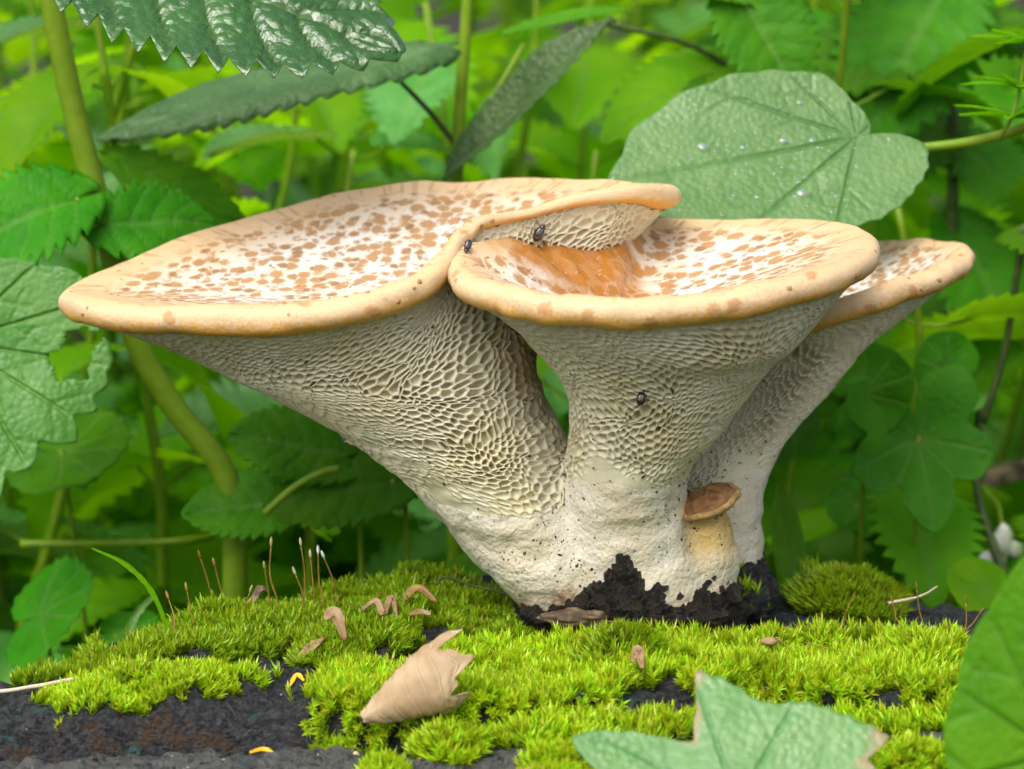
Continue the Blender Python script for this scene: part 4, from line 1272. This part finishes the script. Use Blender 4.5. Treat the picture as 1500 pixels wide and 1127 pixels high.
# --- right upper plant with dark petiole
nC = thing('nettle_plant', 'yellow-green nettle with a dark petiole above the dewy heart-shaped leaf', 'plant', np.array([*P(1075, 300, 19)[:2], GZ]))
stalk([ORG[nC], P(1075, 330, 19), P(1072, 180, 19), P(1072, 80, 19), P(1065, -60, 19)], .22, .18, 'stalk', nC)
stalk([P(1072, 100, 19), P(1000, 62, 18.5), P(885, 35, 18)], .12, .09, 'stalk_dark', nC, 'petiole', 8, 16)
hero(toothed_leaf(7, 2.2, 13, .18, .1, .15, .15, seed=10), P(1075, 90, 19), P(880, 175, 16), CAMN * .5 + UPN, 'leaf_lime', nC)
hero(toothed_leaf(7, 2.6, 13, .18, .1, .15, .15, seed=11), P(1075, -20, 17), P(1180, 140, 15), CAMN * .8 + UPN * .4, 'leaf_dark', nC)
hero(toothed_leaf(7, 2.6, 13, .18, .1, .15, .15, seed=12), P(1100, 10, 19), P(1000, -40, 16), CAMN * .5 + UPN, 'leaf_mid', nC)
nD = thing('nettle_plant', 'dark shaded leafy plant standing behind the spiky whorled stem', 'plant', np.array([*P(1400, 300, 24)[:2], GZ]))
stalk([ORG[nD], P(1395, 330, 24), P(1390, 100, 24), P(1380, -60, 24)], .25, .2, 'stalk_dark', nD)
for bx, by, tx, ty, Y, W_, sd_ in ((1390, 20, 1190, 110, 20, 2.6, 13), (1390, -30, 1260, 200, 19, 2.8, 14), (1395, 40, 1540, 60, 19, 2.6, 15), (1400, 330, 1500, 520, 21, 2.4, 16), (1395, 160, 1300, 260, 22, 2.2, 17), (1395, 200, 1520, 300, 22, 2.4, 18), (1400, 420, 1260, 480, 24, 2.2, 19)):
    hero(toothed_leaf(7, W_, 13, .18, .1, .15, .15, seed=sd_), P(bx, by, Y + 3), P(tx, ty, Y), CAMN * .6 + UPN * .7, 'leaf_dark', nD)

# --- spiky whorled stem
gl = thing('cleavers_stem', 'spiky pale green whorl of narrow leaves above the dewy leaf petiole', 'plant', P(1488, 160, 6))
stalk([P(1462, 205, 6.5), P(1478, 180, 6), P(1492, 140, 6), P(1500, 90, 6), P(1512, 20, 6)], .07, .05, 'stalk', gl, 'stem', 8, 20)
r = np.random.default_rng(44)
for (cx, cyy) in ((1492, 128), (1504, 62), (1482, 172)):
    for k in range(11):
        a = k / 11 * 2 * math.pi + r.uniform(-.2, .2)
        b0 = P(cx, cyy, 6)
        d = nrm(np.array([math.cos(a), math.sin(a), .25 + r.uniform(-.2, .3)]))
        V, F, A = toothed_leaf(1.5, .15, 5, 0, 0, .3, .12, cross=5, seed=k)
        hero((V, F, A), b0, b0 + d * r.uniform(1.2, 2.0), UPN + r.normal(0, .2, 3), 'leaf_lime', gl, 'needle_leaf')

# --- broad dark leaves low behind the stump
def broad(px, py, Y, size, rot, normal, mat, label, teeth=30, td=.06, name='broad_leaf', seed=0, out=None, pet=None, squash=1.0):
    o = out or [(-180, .15), (-165, .6), (-140, .85), (-100, .92), (-60, .95), (-25, 1.02), (0, 1.1), (25, 1.02), (60, .95), (100, .92), (140, .85), (165, .6), (180, .15)]
    o = [(a, rr__ * size) for a, rr__ in o]
    b = P(px, py, Y)
    t_ = thing(name, label, 'leaf', b)
    d = P(px + 100 * math.cos(rot), py - 100 * math.sin(rot), Y - 1.0)
    hero(lobed_leaf(o, teeth, td, 26, 181, seed=seed, cup=.04, wave=.06, quilt=.003, veins=(-70, -32, 0, 32, 70)), b, d, normal, mat, t_, 'blade', stretch=False)
    pe = pet if pet is not None else np.array([b[0] + random.uniform(-1, 1), b[1] + 2, GZ])
    stalk([b, (b + pe) / 2 + np.array([0, .6, .6]), pe], .08, .1, 'stalk', t_, 'petiole', 8, 14)
    return t_

def ovate(bx, by, Yb, tx, ty, Yt, ratio, mat, label, seed):
    b, t2 = P(bx, by, Yb), P(tx, ty, Yt)
    th_ = thing('broad_leaf', label, 'leaf', b)
    hero(toothed_leaf(4, 4 * ratio, 12, .10, .18, .12, .10, quilt=.03, seed=seed), b, t2, CAMN * .75 + UPN * .6, mat, th_, 'blade')
    stalk([b, b + np.array([.4, .8, -1.5]), np.array([b[0] + .5, b[1] + 1.5, GZ])], .08, .1, 'stalk', th_, 'petiole', 8, 14)
ovate(505, 668, 8, 335, 628, 7.5, .40, 'leaf_dark', 'scalloped dark leaf beneath the wide cap beside the thick nettle stem', 21)
ovate(575, 705, 7.5, 385, 735, 6.5, .36, 'leaf_dark', 'broad green leaf with a pale hairy stalk lying across it', 22)
ovate(430, 735, 8.5, 265, 745, 8, .38, 'leaf_dark', 'scalloped leaf low behind the moss mound under the hairy stalk', 23)
broad(690, 850, 7.5, 2.4, math.radians(15), CAMN * .35 + UPN, 'leaf_mid', 'smooth bright green leaf low behind the mushroom foot', 0, 0, seed=24)
tri = [(-180, .2), (-168, .7), (-140, 1.0), (-115, .85), (-100, .55), (-70, .9), (-45, .85), (-30, .6), (-12, 1.0), (0, 1.2), (12, 1.0), (30, .6), (45, .85), (70, .9), (100, .55), (115, .85), (140, 1.0), (168, .7), (180, .2)]
broad(1345, 640, 10, 2.9, math.radians(-80), CAMN + UPN * .2, 'leaf_dark', 'deeply lobed flat green leaf under the smaller cap', 0, 0, seed=25, out=tri)
broad(1265, 575, 11, 1.8, math.radians(20), CAMN + UPN * .3, 'leaf_dark', 'plain green leaf just under the smaller cap edge', 0, 0, seed=26)
broad(1395, 545, 11.5, 1.5, math.radians(160), CAMN + UPN * .3, 'leaf_dark', 'small green leaf above the deeply lobed leaf', 0, 0, seed=27)
broad(1255, 740, 13, 1.1, math.radians(200), CAMN + UPN * .5, 'leaf_dark', 'small round green leaf below the deeply lobed leaf', 0, 0, seed=28)
broad(1350, 800, 14, 1.2, math.radians(40), CAMN + UPN * .5, 'leaf_lime', 'yellow-green leaf above the black wood edge', 0, 0, seed=29)
broad(1180, 770, 15, 1.9, math.radians(10), CAMN * .2 + UPN, 'leaf_lime', 'flat yellow-green leaf beside the smaller stem', 0, 0, seed=30)
broad(1450, 866, 8, 1.5, math.radians(180), CAMN * .5 + UPN * .6, 'leaf_lime', 'lime leaf lying on the black wood end of the stump', 0, 0, seed=31)
broad(60, 900, 9, 2.2, math.radians(30), CAMN * .6 + UPN * .7, 'leaf_dark', 'dark crinkled leaf low beside the grass blade', 24, .08, seed=32)
broad(170, 930, 8, 1.5, math.radians(0), CAMN * .4 + UPN * .9, 'leaf_dark', 'small dark leaf touching the moss mound edge', 20, .08, seed=33)
broad(90, 660, 12, 2.4, math.radians(0), CAMN * .5 + UPN * .7, 'leaf_dark', 'dark shaded leaf behind the bitten pale leaf', 24, .06, seed=34)
broad(1165, 640, 16, 1.4, math.radians(90), CAMN * .5 + UPN, 'leaf_pale', 'pale shining leaf half hidden by the smaller stem', 0, 0, seed=35)

# --- foreground leaves in front of the stump
fa = thing('torn_leaf', 'grey-green leaf with torn brown edge in front of the lime moss', 'leaf', P(1130, 1190, -17))
px_leaf([(1300, 1180), (1268, 1110), (1309, 1085), (1255, 1060), (1213, 1043), (1170, 1032), (1140, 1036), (1106, 1029), (1075, 1005), (1053, 993), (1018, 984), (1012, 990), (1026, 1040), (1014, 1055), (1020, 1082), (1005, 1088), (960, 1076), (880, 1070), (837, 1073), (850, 1110), (900, 1200)],
        (1080, 1180), -17, CAMN * .8 + UPN * .6, 'leaf_grey', fa, torn=((1014, 990, 26), (1020, 1060, 45), (1300, 1085, 40), (1265, 1110, 30)), seed=41)
stalk([P(1090, 1175, -17), P(1110, 1300, -19), np.array([3, -24, GZ])], .1, .14, 'stalk', fa, 'petiole', 8, 14)
fb = thing('upright_leaf', 'broad smooth green leaf standing at the corner beside the torn leaf', 'leaf', P(1560, 1180, -20))
hero(lobed_leaf([(-180, .3), (-150, 2.0), (-110, 2.4), (-60, 2.6), (-25, 3.6), (0, 5.2), (25, 3.6), (60, 2.6), (110, 2.4), (150, 2.0), (180, .3)], 0, 0, 30, 181, cup=.05, wave=.05, seed=42), P(1545, 1105, -20), P(1555, 870, -19), CAMN + np.array([-.35, 0, .3]), 'leaf_mid', fb, 'blade', stretch=False)
stalk([P(1545, 1105, -20), P(1560, 1250, -21), np.array([12, -24, GZ])], .1, .14, 'stalk', fb, 'petiole', 8, 14)
# narrow blurred leaf right of the foot
nl = thing('narrow_leaf', 'narrow upright green leaf between the smaller stem and dark moss cushion', 'leaf', np.array([*P(1160, 880, 6)[:2], GZ]))
hero(toothed_leaf(4, .55, 7, .02, 0, .1, .1, seed=43), P(1165, 905, 5.5), P(1150, 700, 7), CAMN + np.array([.3, 0, 0]), 'leaf_mid', nl, 'blade')
stalk([P(1165, 905, 5.5), P(1163, 1000, 5.8), ORG[nl]], .06, .08, 'stalk', nl, 'petiole', 8, 10)
# loose stems
for pts, r0, mat, lab in (([P(30, 797, 12), P(150, 796, 12), P(260, 793, 12), P(310, 786, 13)], .14, 'stalk', 'fallen horizontal green stem behind the moss mound'),
                          ([P(388, 752, 6), P(430, 715, 6), P(470, 693, 6), P(498, 686, 6)], .12, 'stalk', 'short hairy yellow-green stalk under the wide cap'),
                          ([P(1440, 620, 14), P(1470, 520, 14), P(1490, 400, 14), P(1500, 330, 14)], .13, 'stalk_dark', 'thin dark stem beside the deeply lobed leaf'),
                          ([P(1475, 850, 14), P(1445, 770, 15), P(1430, 700, 15.5), P(1435, 600, 16)], .16, 'stalk_dark', 'dark bent stem beside the white flower')):
    V, F = tube(catmull(np.array(pts), 24), r0, 10)
    solo('plant_stem', V, F, M[mat], lab, 'stem')

V, F = tube(catmull(np.array([P(1090, 745, 24), P(1200, 722, 24), P(1350, 728, 25), P(1530, 690, 26)]), 40), np.linspace(.75, .55, 40), 14)
V = V + .12 * fbm(V * .9, 3, 13)[:, None]
solo('fallen_branch', V, F, M['barkbit'], 'blurred brown fallen branch behind the deeply lobed leaf', 'branch')
broad(1385, 600, 15, 1.5, math.radians(10), CAMN * .15 + UPN, 'leaf_pale', 'shiny pale leaf lying flat above the deeply lobed leaf', 0, 0, seed=36)
# white flower, out of focus
wf = thing('white_flower', 'small white flower hanging beside the dark bent stem', 'flower', P(1465, 800, 15))
for k, (px, py, sx, sz) in enumerate(((1470, 790, .35, .6), (1452, 825, .45, .45), (1488, 805, .3, .3))):
    V, F = blob(P(px, py, 15), (sx, .25, sz), 80 + k, .2, 1.5, 20)
    part('petal', V, F, M['white'], wf)
V, F = tube(catmull(np.array([P(1468, 780, 15), P(1462, 740, 15.3), P(1440, 715, 15.5)]), 10), .06, 8)
part('flower_stalk', V, F, M['stalk'], wf)

# ------------------------------------------------------------------ plants filling the background
protos = {}
for key, mats in (('a', 'far_mid'), ('b', 'far_lime'), ('c', 'far_dark'), ('d', 'far_pale'), ('e', 'far_mid'), ('f', 'far_lime')):
    i = ord(key) - 97
    V, F, A = toothed_leaf(1, .36 + .03 * (i % 3), 11, .2, .12, .2 + .1 * (i % 2), .18 + .1 * (i % 3), cross=11, per=4, seed=60 + i)
    protos[key] = mesh_np('leaf', V * S, [F], M[mats], A)

def mat4(R3, loc, k):
    m = np.eye(4)
    m[:3, :3] = R3.T * k
    m[:3, 3] = loc
    return Matrix(m.tolist())

def nettle(x, y, h, seed, keys, label, group, lean=0.12, l0=5.0, gap=5.0):
    r = np.random.default_rng(seed)
    org = np.array([x, y, GZ])
    t_ = thing('background_nettle', label, 'plant', org, group)
    d = np.array([r.normal(0, lean), r.normal(0, lean), 1.0])
    pts = np.array([org + d * h * f + np.array([r.normal(0, .3), r.normal(0, .3), 0]) for f in np.linspace(0, 1, 6)])
    pts[0] = org
    c = catmull(pts, 30)
    V, F = tube(c, np.linspace(.26, .12, 30), 8)
    part('stem', V, F, M['stalk'], t_)
    az = r.uniform(0, math.pi)
    z = r.uniform(4, 8)
    while z < h:
        f = z / h
        p = np.array([np.interp(f, np.linspace(0, 1, 30), c[:, k]) for k in range(3)])
        for sgn in (0, math.pi):
            a = az + sgn + r.normal(0, .2)
            hd = np.array([math.cos(a), math.sin(a), 0])
            pe = p + hd * r.uniform(.8, 2.0) + np.array([0, 0, r.uniform(.3, 1.2)])
            V, F = tube(catmull(np.array([p, (p + pe) / 2 + np.array([0, 0, -.1]), pe]), 6), .07, 6, False)
            pet = part('petiole', V, F, M['stalk'], t_)
            Lf = l0 * r.uniform(.75, 1.25) * (1.1 - .4 * f)
            tip = pe + (hd + np.array([0, 0, r.uniform(-.55, .35)])) * Lf
            R3 = frame(pe, tip, UPN + r.normal(0, .25, 3))
            o = bpy.data.objects.new('leaf', protos[keys[r.integers(len(keys))]])
            COL.objects.link(o)
            o.parent = t_
            o.matrix_local = mat4(R3, (pe - org) * S, Lf)
        az += math.pi / 2
        z += gap * r.uniform(.75, 1.25)

r = np.random.default_rng(77)
LB = ['out-of-focus bright nettle with paired toothed leaves in the green thicket']
spots = []
for (y0, y1, n, hw) in ((17, 24, 12, 32), (25, 38, 19, 42), (39, 60, 24, 52), (62, 95, 26, 64), (100, 150, 26, 82)):
    for k in range(n):
        x = -hw + 2 * hw * (k + r.uniform(.1, .9)) / n
        spots.append((x, r.uniform(y0, y1), y0))
for i, (x, y, y0) in enumerate(spots):
    right = x > 6 and y < 40
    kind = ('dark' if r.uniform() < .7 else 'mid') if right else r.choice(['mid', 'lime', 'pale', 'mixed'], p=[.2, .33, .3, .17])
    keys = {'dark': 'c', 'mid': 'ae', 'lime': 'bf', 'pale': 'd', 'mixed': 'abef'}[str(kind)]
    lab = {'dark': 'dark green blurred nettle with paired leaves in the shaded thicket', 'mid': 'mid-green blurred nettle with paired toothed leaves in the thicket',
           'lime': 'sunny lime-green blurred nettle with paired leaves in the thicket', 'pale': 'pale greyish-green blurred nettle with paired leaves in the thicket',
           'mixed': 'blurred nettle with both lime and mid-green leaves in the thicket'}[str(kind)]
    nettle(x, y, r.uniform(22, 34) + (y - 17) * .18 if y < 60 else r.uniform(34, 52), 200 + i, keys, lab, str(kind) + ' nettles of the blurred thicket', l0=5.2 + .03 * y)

# low ground cover between the stems: too many blurred leaves to count
gc = []
r = np.random.default_rng(88)
lowV, lowF, lowA = toothed_leaf(1, .42, 5, .18, .12, .25, .2, cross=7, per=2, seed=90)
vs, fs, vn = [], [], []
nleaf = 2300
for k in range(nleaf):
    y = r.uniform(9, 150) if k > 500 else r.uniform(8, 40)
    hw = 26 + y * .5
    x = r.uniform(-hw, hw)
    if x > 4 and y < 40 and r.uniform() < .55: continue
    b = np.array([x, y, GZ + abs(r.normal(2.5, 2.5)) + .02 * y])
    a = r.uniform(0, 2 * math.pi)
    d = np.array([math.cos(a), math.sin(a), r.uniform(-.4, .4)])
    R3 = frame(b, b + d, UPN + r.normal(0, .35, 3))
    vs.append(lowV * r.uniform(2.5, 5.5) @ R3 + b); fs.append(lowF + k * 0 + sum([0])); vn.append(lowA['vein'])
nn_ = len(lowV)
FF = np.concatenate([f + i * nn_ for i, f in enumerate(fs)])
solo('undergrowth', np.concatenate(vs), [FF], M['far_mid'], 'mass of low blurred leaves covering the forest floor', kind='stuff', org=(0, 40, GZ), attrs={'vein': np.concatenate(vn)})

# ------------------------------------------------------------------ small things on the stump
# curled dry leaf
apex = G(530, 1058, .15)
axis_end = P(668, 984, apex[1] + 1.2)
Lx = np.linalg.norm(axis_end - apex)
ax = nrm(axis_end - apex)
e2 = nrm(np.cross(ax, CAMN)); e2 *= np.sign(e2[2])          # up across the leaf
e3 = nrm(np.cross(ax, e2)); e3 *= np.sign(e3 @ CAMN)        # toward the camera
ns_, na_ = 130, 70
s_ = np.linspace(0, 1, ns_)[:, None] * np.ones((1, na_))
al = np.linspace(-1.75, 1.6, na_)[None, :] * np.ones((ns_, 1))
jag = 1 + .09 * np.sign(np.sin(al * 5.2 + .6)) * np.abs(np.sin(al * 5.2 + .6)) ** .5 * s_ ** 8 + .05 * np.sin(al * 13) * s_ ** 10 + .12 * np.exp(-((al - 1.2) / .2) ** 2) * s_ ** 8 - .18 * sstep(.3, -1.2, al) * s_ ** 2
rad_ = 1.05 * (s_ ** .8) * (1 - .22 * s_ ** 3) + .10
q = s_ * 6.5 + .9 * np.cos(al * .9) + .2
vein = sstep(.86, 1.0, np.abs((q % 1) - .5) * 2)
rad_ = rad_ + .022 * np.cos(q * 2 * np.pi + np.pi) + .02 * vein + .03 * vnoise(np.stack([s_ * 4, al * 2, s_ * 0], -1), 8)
lv_ = apex + (s_ * Lx * jag)[..., None] * ax + (rad_ * np.sin(al))[..., None] * e2 + (rad_ * np.cos(al) * .75)[..., None] * e3 + np.array([0, 0, .1])
dl_o = solo('dry_leaf', lv_.reshape(-1, 3), [grid_faces(ns_, na_)], M['dryleaf'], 'curled tan dry leaf with ribbed veins resting on the lime moss', 'leaf', attrs={'vein': vein.ravel()})
md = dl_o.modifiers.new('thickness', 'SOLIDIFY'); md.thickness = 0.0003; md.offset = 0

def ribbon(pts, w, nrmv, n=18, curl=0.0, seed=0):
    c = catmull(np.array(pts), n)
    T = nrm(np.gradient(c, axis=0))
    Bv = nrm(np.cross(T, nrmv))
    ww = w * (np.sin(np.linspace(.15, np.pi - .1, n)) ** .6)[:, None] * (1 + .25 * vnoise(np.stack([np.arange(n) * .7, np.zeros(n), np.full(n, seed)], -1), seed))[:, None]
    Nn = np.cross(Bv, T)
    rows_ = [c + Bv * ww * f + Nn * curl * ww * (f * f) for f in np.linspace(-1, 1, 5)]
    V = np.stack(rows_, 1).reshape(-1, 3)
    return V, [grid_faces(n, 5)]

def frag(pts_px, w, label, mat='drybit', z=.5, name='leaf_fragment', cat='leaf', curl=.6, nv=(0, -.6, .8), seed=0):
    pts = [G(a, b, 0)[:2] for a, b, *_ in pts_px]
    pts = [np.array([x, y, Hat(x, y) + zz]) for (x, y), (_, _, zz) in zip(pts, pts_px)]
    V, F = ribbon(pts, w, np.array(nv), curl=curl, seed=seed)
    o = solo(name, V, F, M[mat], label, cat)
    md = o.modifiers.new('thickness', 'SOLIDIFY'); md.thickness = 0.0004; md.offset = 0
    return o

frag([(436, 985, .25), (455, 980, .3), (475, 972, .45)], .13, 'twisted brown leaf fragment at the moss mound edge', seed=1)
frag([(476, 968, .75), (492, 966, .95), (506, 972, .55)], .17, 'cupped reddish-brown leaf fragment on the olive moss', seed=2)
frag([(530, 938, .55), (552, 938, .6), (562, 944, .5), (574, 934, .7), (582, 945, .5)], .09, 'wavy tan leaf strip lying in the olive moss', seed=3)
frag([(590, 926, .55), (612, 924, .65), (640, 928, .55)], .12, 'dark brown leaf strip half sunk in the olive moss', 'seta', seed=4)
frag([(600, 948, .5), (618, 945, .55), (632, 946, .5)], .08, 'tiny curled brown leaf crumb on the olive moss', seed=5)
frag([(925, 1030, .9), (934, 1022, 1.1), (940, 1034, .9)], .12, 'small tan leaf flake stuck in the lime moss', seed=6)
frag([(372, 925, .55), (382, 921, .7), (394, 918, .65)], .12, 'dark brown husk on the moss mound', 'barkbit', seed=7)
frag([(745, 1108, .12), (785, 1106, .2), (830, 1112, .15)], .18, 'blurred rusty leaf piece on the bare front wood', 'seta', seed=8)
frag([(365, 1058, .12), (385, 1054, .16), (402, 1056, .12)], .06, 'bright yellow flake on the bare black wood', 'yellow', name='yellow_flake', cat='flake', seed=9)
frag([(425, 1008, .1), (435, 1002, .16), (446, 1005, .1)], .06, 'small yellow crumb beside the lime moss cushion', 'yellow', name='yellow_flake', cat='flake', seed=10)
frag([(850, 902, 1.05), (875, 906, 1.15), (890, 918, .9), (902, 926, .6)], .16, 'curled rusty brown leaf strip at the mushroom foot', seed=11, curl=.9)
# bark chip at the foot
a_ = [P(788, 886, -3.9), P(800, 905, -4.0), P(895, 905, -4.2), P(880, 888, -3.9)]
V, F = blob((P(845, 905, -3.9)), (.95, .35, .22), 91, .35, 2.0, 36)
solo('bark_chip', V, F, M['barkbit'], 'pale-edged bark chip wedged under the mushroom foot', 'bark')
V, F = blob(G(1128, 940, .7), (.24, .17, .12), 92, .25, 1.5, 16)
solo('pebble', V, F, M['drybit'], 'small pinkish grey crumb on the lime moss by the bark lump', 'pebble')

def stick(pp, r0, r1, label, mat='stick', name='twig', cat='twig'):
    pts = []
    for px, py, zz in pp:
        g_ = G(px, py, 0.0)
        pts.append(np.array([g_[0], g_[1], Hat(g_[0], g_[1]) + zz]))
    c = catmull(np.array(pts), 40)
    V, F = tube(c, np.linspace(r0, r1, 40), 9)
    V = V + .015 * fbm(V * 2.5, 2, 12)[:, None]
    solo(name, V, F, M[mat], label, cat)
stick([(-40, 1004, .3), (60, 998, .32), (150, 994, .3), (232, 992, .3)], .065, .045, 'long pale straw lying on the black wood beside low moss')
stick([(640, 925, 1.0), (652, 922, 1.2), (700, 922, .9), (770, 926, .7)], .05, .035, 'thin olive-brown twig ending at the mushroom foot', 'stalk_dark')
stick([(1300, 912, .75), (1345, 912, 1.0), (1372, 908, 1.1)], .05, .02, 'thin pale seed husk on the black wood end', 'stick')

# grass blade
g0 = G(253, 945, .3)
V, F = ribbon([g0, P(225, 872, g0[1] - .2), P(185, 828, g0[1] - .4), P(134, 803, g0[1] - .8)], .075, np.array([0.2, -1, .3]), 24, .3, 3)
solo('grass_blade', V, F, M['leaf_lime'], 'single thin bright green grass blade leaning from the moss mound', 'grass', attrs={'vein': np.zeros(len(V))})
V, F = ribbon([P(170, 960, 5), P(200, 900, 5.5), P(228, 870, 6)], .12, np.array([0.2, -1, .3]), 18, .3, 5)
solo('grass_blade', V, F, M['leaf_pale'], 'pale blurred grass tip behind the single bright blade', 'grass', attrs={'vein': np.zeros(len(V))})

# moss spore stalks
def seta(px, py, px2, py2, r, label, zb=.4, capm='capsule', big=1.0):
    b = G(px, py, 0.0)
    b = np.array([b[0], b[1], Hat(b[0], b[1]) + zb])
    pb = proj(b)[0]
    t2 = P(px2, py2, b[1] + r.uniform(-.4, .4))
    mid = (b + t2) / 2 + np.array([r.normal(0, .05), 0, 0])
    t_ = thing('spore_stalk', label, 'moss stalk', b, None)
    V, F = tube(catmull(np.array([b, mid, t2]), 12), np.linspace(.025, .018, 12), 6)
    part('stalk', V, F, M['seta'], t_)
    d = nrm(t2 - mid)
    V, F = tube(np.array([t2 - d * .02, t2 + d * .06, t2 + d * .14, t2 + d * .22, t2 + d * .27]), np.array([.018, .038, .045, .03, .008]) * big, 8)
    part('capsule', V, F, M[capm], t_)
    return t_
r = np.random.default_rng(55)
for i, (a, b, c, d, cp) in enumerate(((410, 925, 397, 800, 'capsule'), (445, 925, 441, 800, 'capsule'), (462, 925, 455, 818, 'capsule'), (475, 925, 466, 812, 'white'), (494, 925, 475, 818, 'white'), (445, 930, 433, 842, 'capsule'), (400, 930, 388, 834, 'capsule'),
                                      (360, 945, 366, 868, 'capsule'), (284, 950, 274, 866, 'seta'), (257, 960, 247, 878, 'seta'), (330, 920, 315, 830, 'seta'), (312, 925, 294, 818, 'seta'))):
    o = seta(a, b, c, d, r, 'thin brown moss spore stalk with a tiny pale capsule on the olive moss mound', capm=cp)
    o['group'] = 'spore stalks of the moss mound'
for i, (a, b, c, d) in enumerate(((1235, 945, 1248, 878), (1312, 930, 1308, 884), (1320, 940, 1320, 896), (1355, 945, 1343, 864), (1410, 955, 1415, 884), (1402, 962, 1433, 902), (1425, 965, 1443, 934), (1388, 955, 1390, 920), (1178, 985, 1148, 942), (1215, 985, 1192, 945))):
    o = seta(a, b, c, d, r, 'thin reddish-brown moss stalk standing in the lime moss', zb=.5, capm='seta', big=.6)
    o['group'] = 'moss stalks of the lime cushion'

# scattered crumbs, too small to count
cr = []
for k in range(1100):
    px, py = r.uniform(0, 1450), r.uniform(985, 1120)
    g_ = G(px, py, 0)
    mval = in_poly(np.array([g_[0]]), np.array([g_[1]]), MOSS['front'])[0]
    if mval: continue
    s0 = r.choice([.02, .03, .05, .09], p=[.45, .33, .2, .02])
    cr.append(blob((g_[0], g_[1], Hat(g_[0], g_[1]) + s0 * .3), (s0, s0 * r.uniform(.5, 1), s0 * .6), k, .3, 1.5, 8))
n_w = len(cr) // 7
V, F = merge(cr[n_w:]); solo('wood_crumbs', V, F, M['crust'], 'dark crumbs of rotten wood scattered over the stump top', kind='stuff')
V, F = merge(cr[:n_w]); solo('pale_crumbs', V, F, M['stick'], 'tiny pale crumbs scattered over the bare black wood', kind='stuff')

# beetles on the mushrooms
def beetle(px, py, ln, rot, label):
    cand = [hit(px + dx, py + dy) for dx in (-9, 0, 9) for dy in (-7, 0, 7)]
    c0_, cn_ = hit(px, py)[:2]
    cand = [(h_, n_) for h_, n_, o_ in cand if h_ is not None and abs((h_ - c0_) @ FW) < 1.0]
    fr_ = min((h_ - CAM) @ FW for h_, n_ in cand)
    d_ = nrm(ray(px, py)); hp = CAM + d_ * ((fr_ + .03) / (d_ @ FW))
    hn = nrm(CAMN + 0.5 * nrm(sum(n_ if n_ @ CAMN > 0 else -n_ for h_, n_ in cand)))
    xdir = nrm(np.array([1.0, 0, 0]) * math.cos(rot) + UP * math.sin(rot))
    X = nrm(xdir - hn * (xdir @ hn)); Y = np.cross(hn, X)
    R3 = np.stack([X, Y, hn])
    t_ = thing('beetle', label, 'beetle', hp)
    u_ = np.linspace(0, np.pi, 13); ph = np.linspace(0, 2 * np.pi, 20, endpoint=False)
    body = np.stack([-np.cos(u_)[:, None] * .5 * np.ones(20) - .06, (np.sin(u_) ** .75)[:, None] * np.cos(ph) * .31, (np.sin(u_) ** .8)[:, None] * np.maximum(np.sin(ph), -.35) * .27 + .12], -1)
    body[..., 2] -= .05 * np.exp(-(body[..., 1] / .025) ** 2) * (np.sin(ph) > 0)
    part('wing_cases', (body.reshape(-1, 3) * ln) @ R3 + hp, [grid_faces(13, 20, True)], M['beetle'], t_)
    V, F = blob((0, 0, 0), (.13 * ln, .22 * ln, .17 * ln), 1, .02, 1, 14)
    part('thorax', (V + np.array([.42, 0, .12]) * ln) @ R3 + hp, F, M['beetle'], t_)
    V, F = blob((0, 0, 0), (.09 * ln, .12 * ln, .1 * ln), 1, .02, 1, 12)
    part('head', (V + np.array([.56, 0, .09]) * ln) @ R3 + hp, F, M['beetle'], t_)
    for sg in (-1, 1):
        for xx, dx in ((.38, .2), (.1, .0), (-.15, -.22)):
            c = np.array([[xx, .12 * sg, .08], [xx + dx * .5, .38 * sg, .14], [xx + dx, .5 * sg, .0]]) * ln
            V, F = tube(catmull(c, 7), .022 * ln, 5)
            part('leg', V @ R3 + hp, F, M['beetle'], t_)
beetle(790, 342, .46, math.radians(60), 'shiny black beetle on the pale folded underside of the wide cap')
beetle(685, 361, .34, math.radians(-110), 'black beetle tucked where the folded rim meets the stained cap')
beetle(939, 583, .40, math.radians(80), 'round black beetle on the pores of the stained cap')
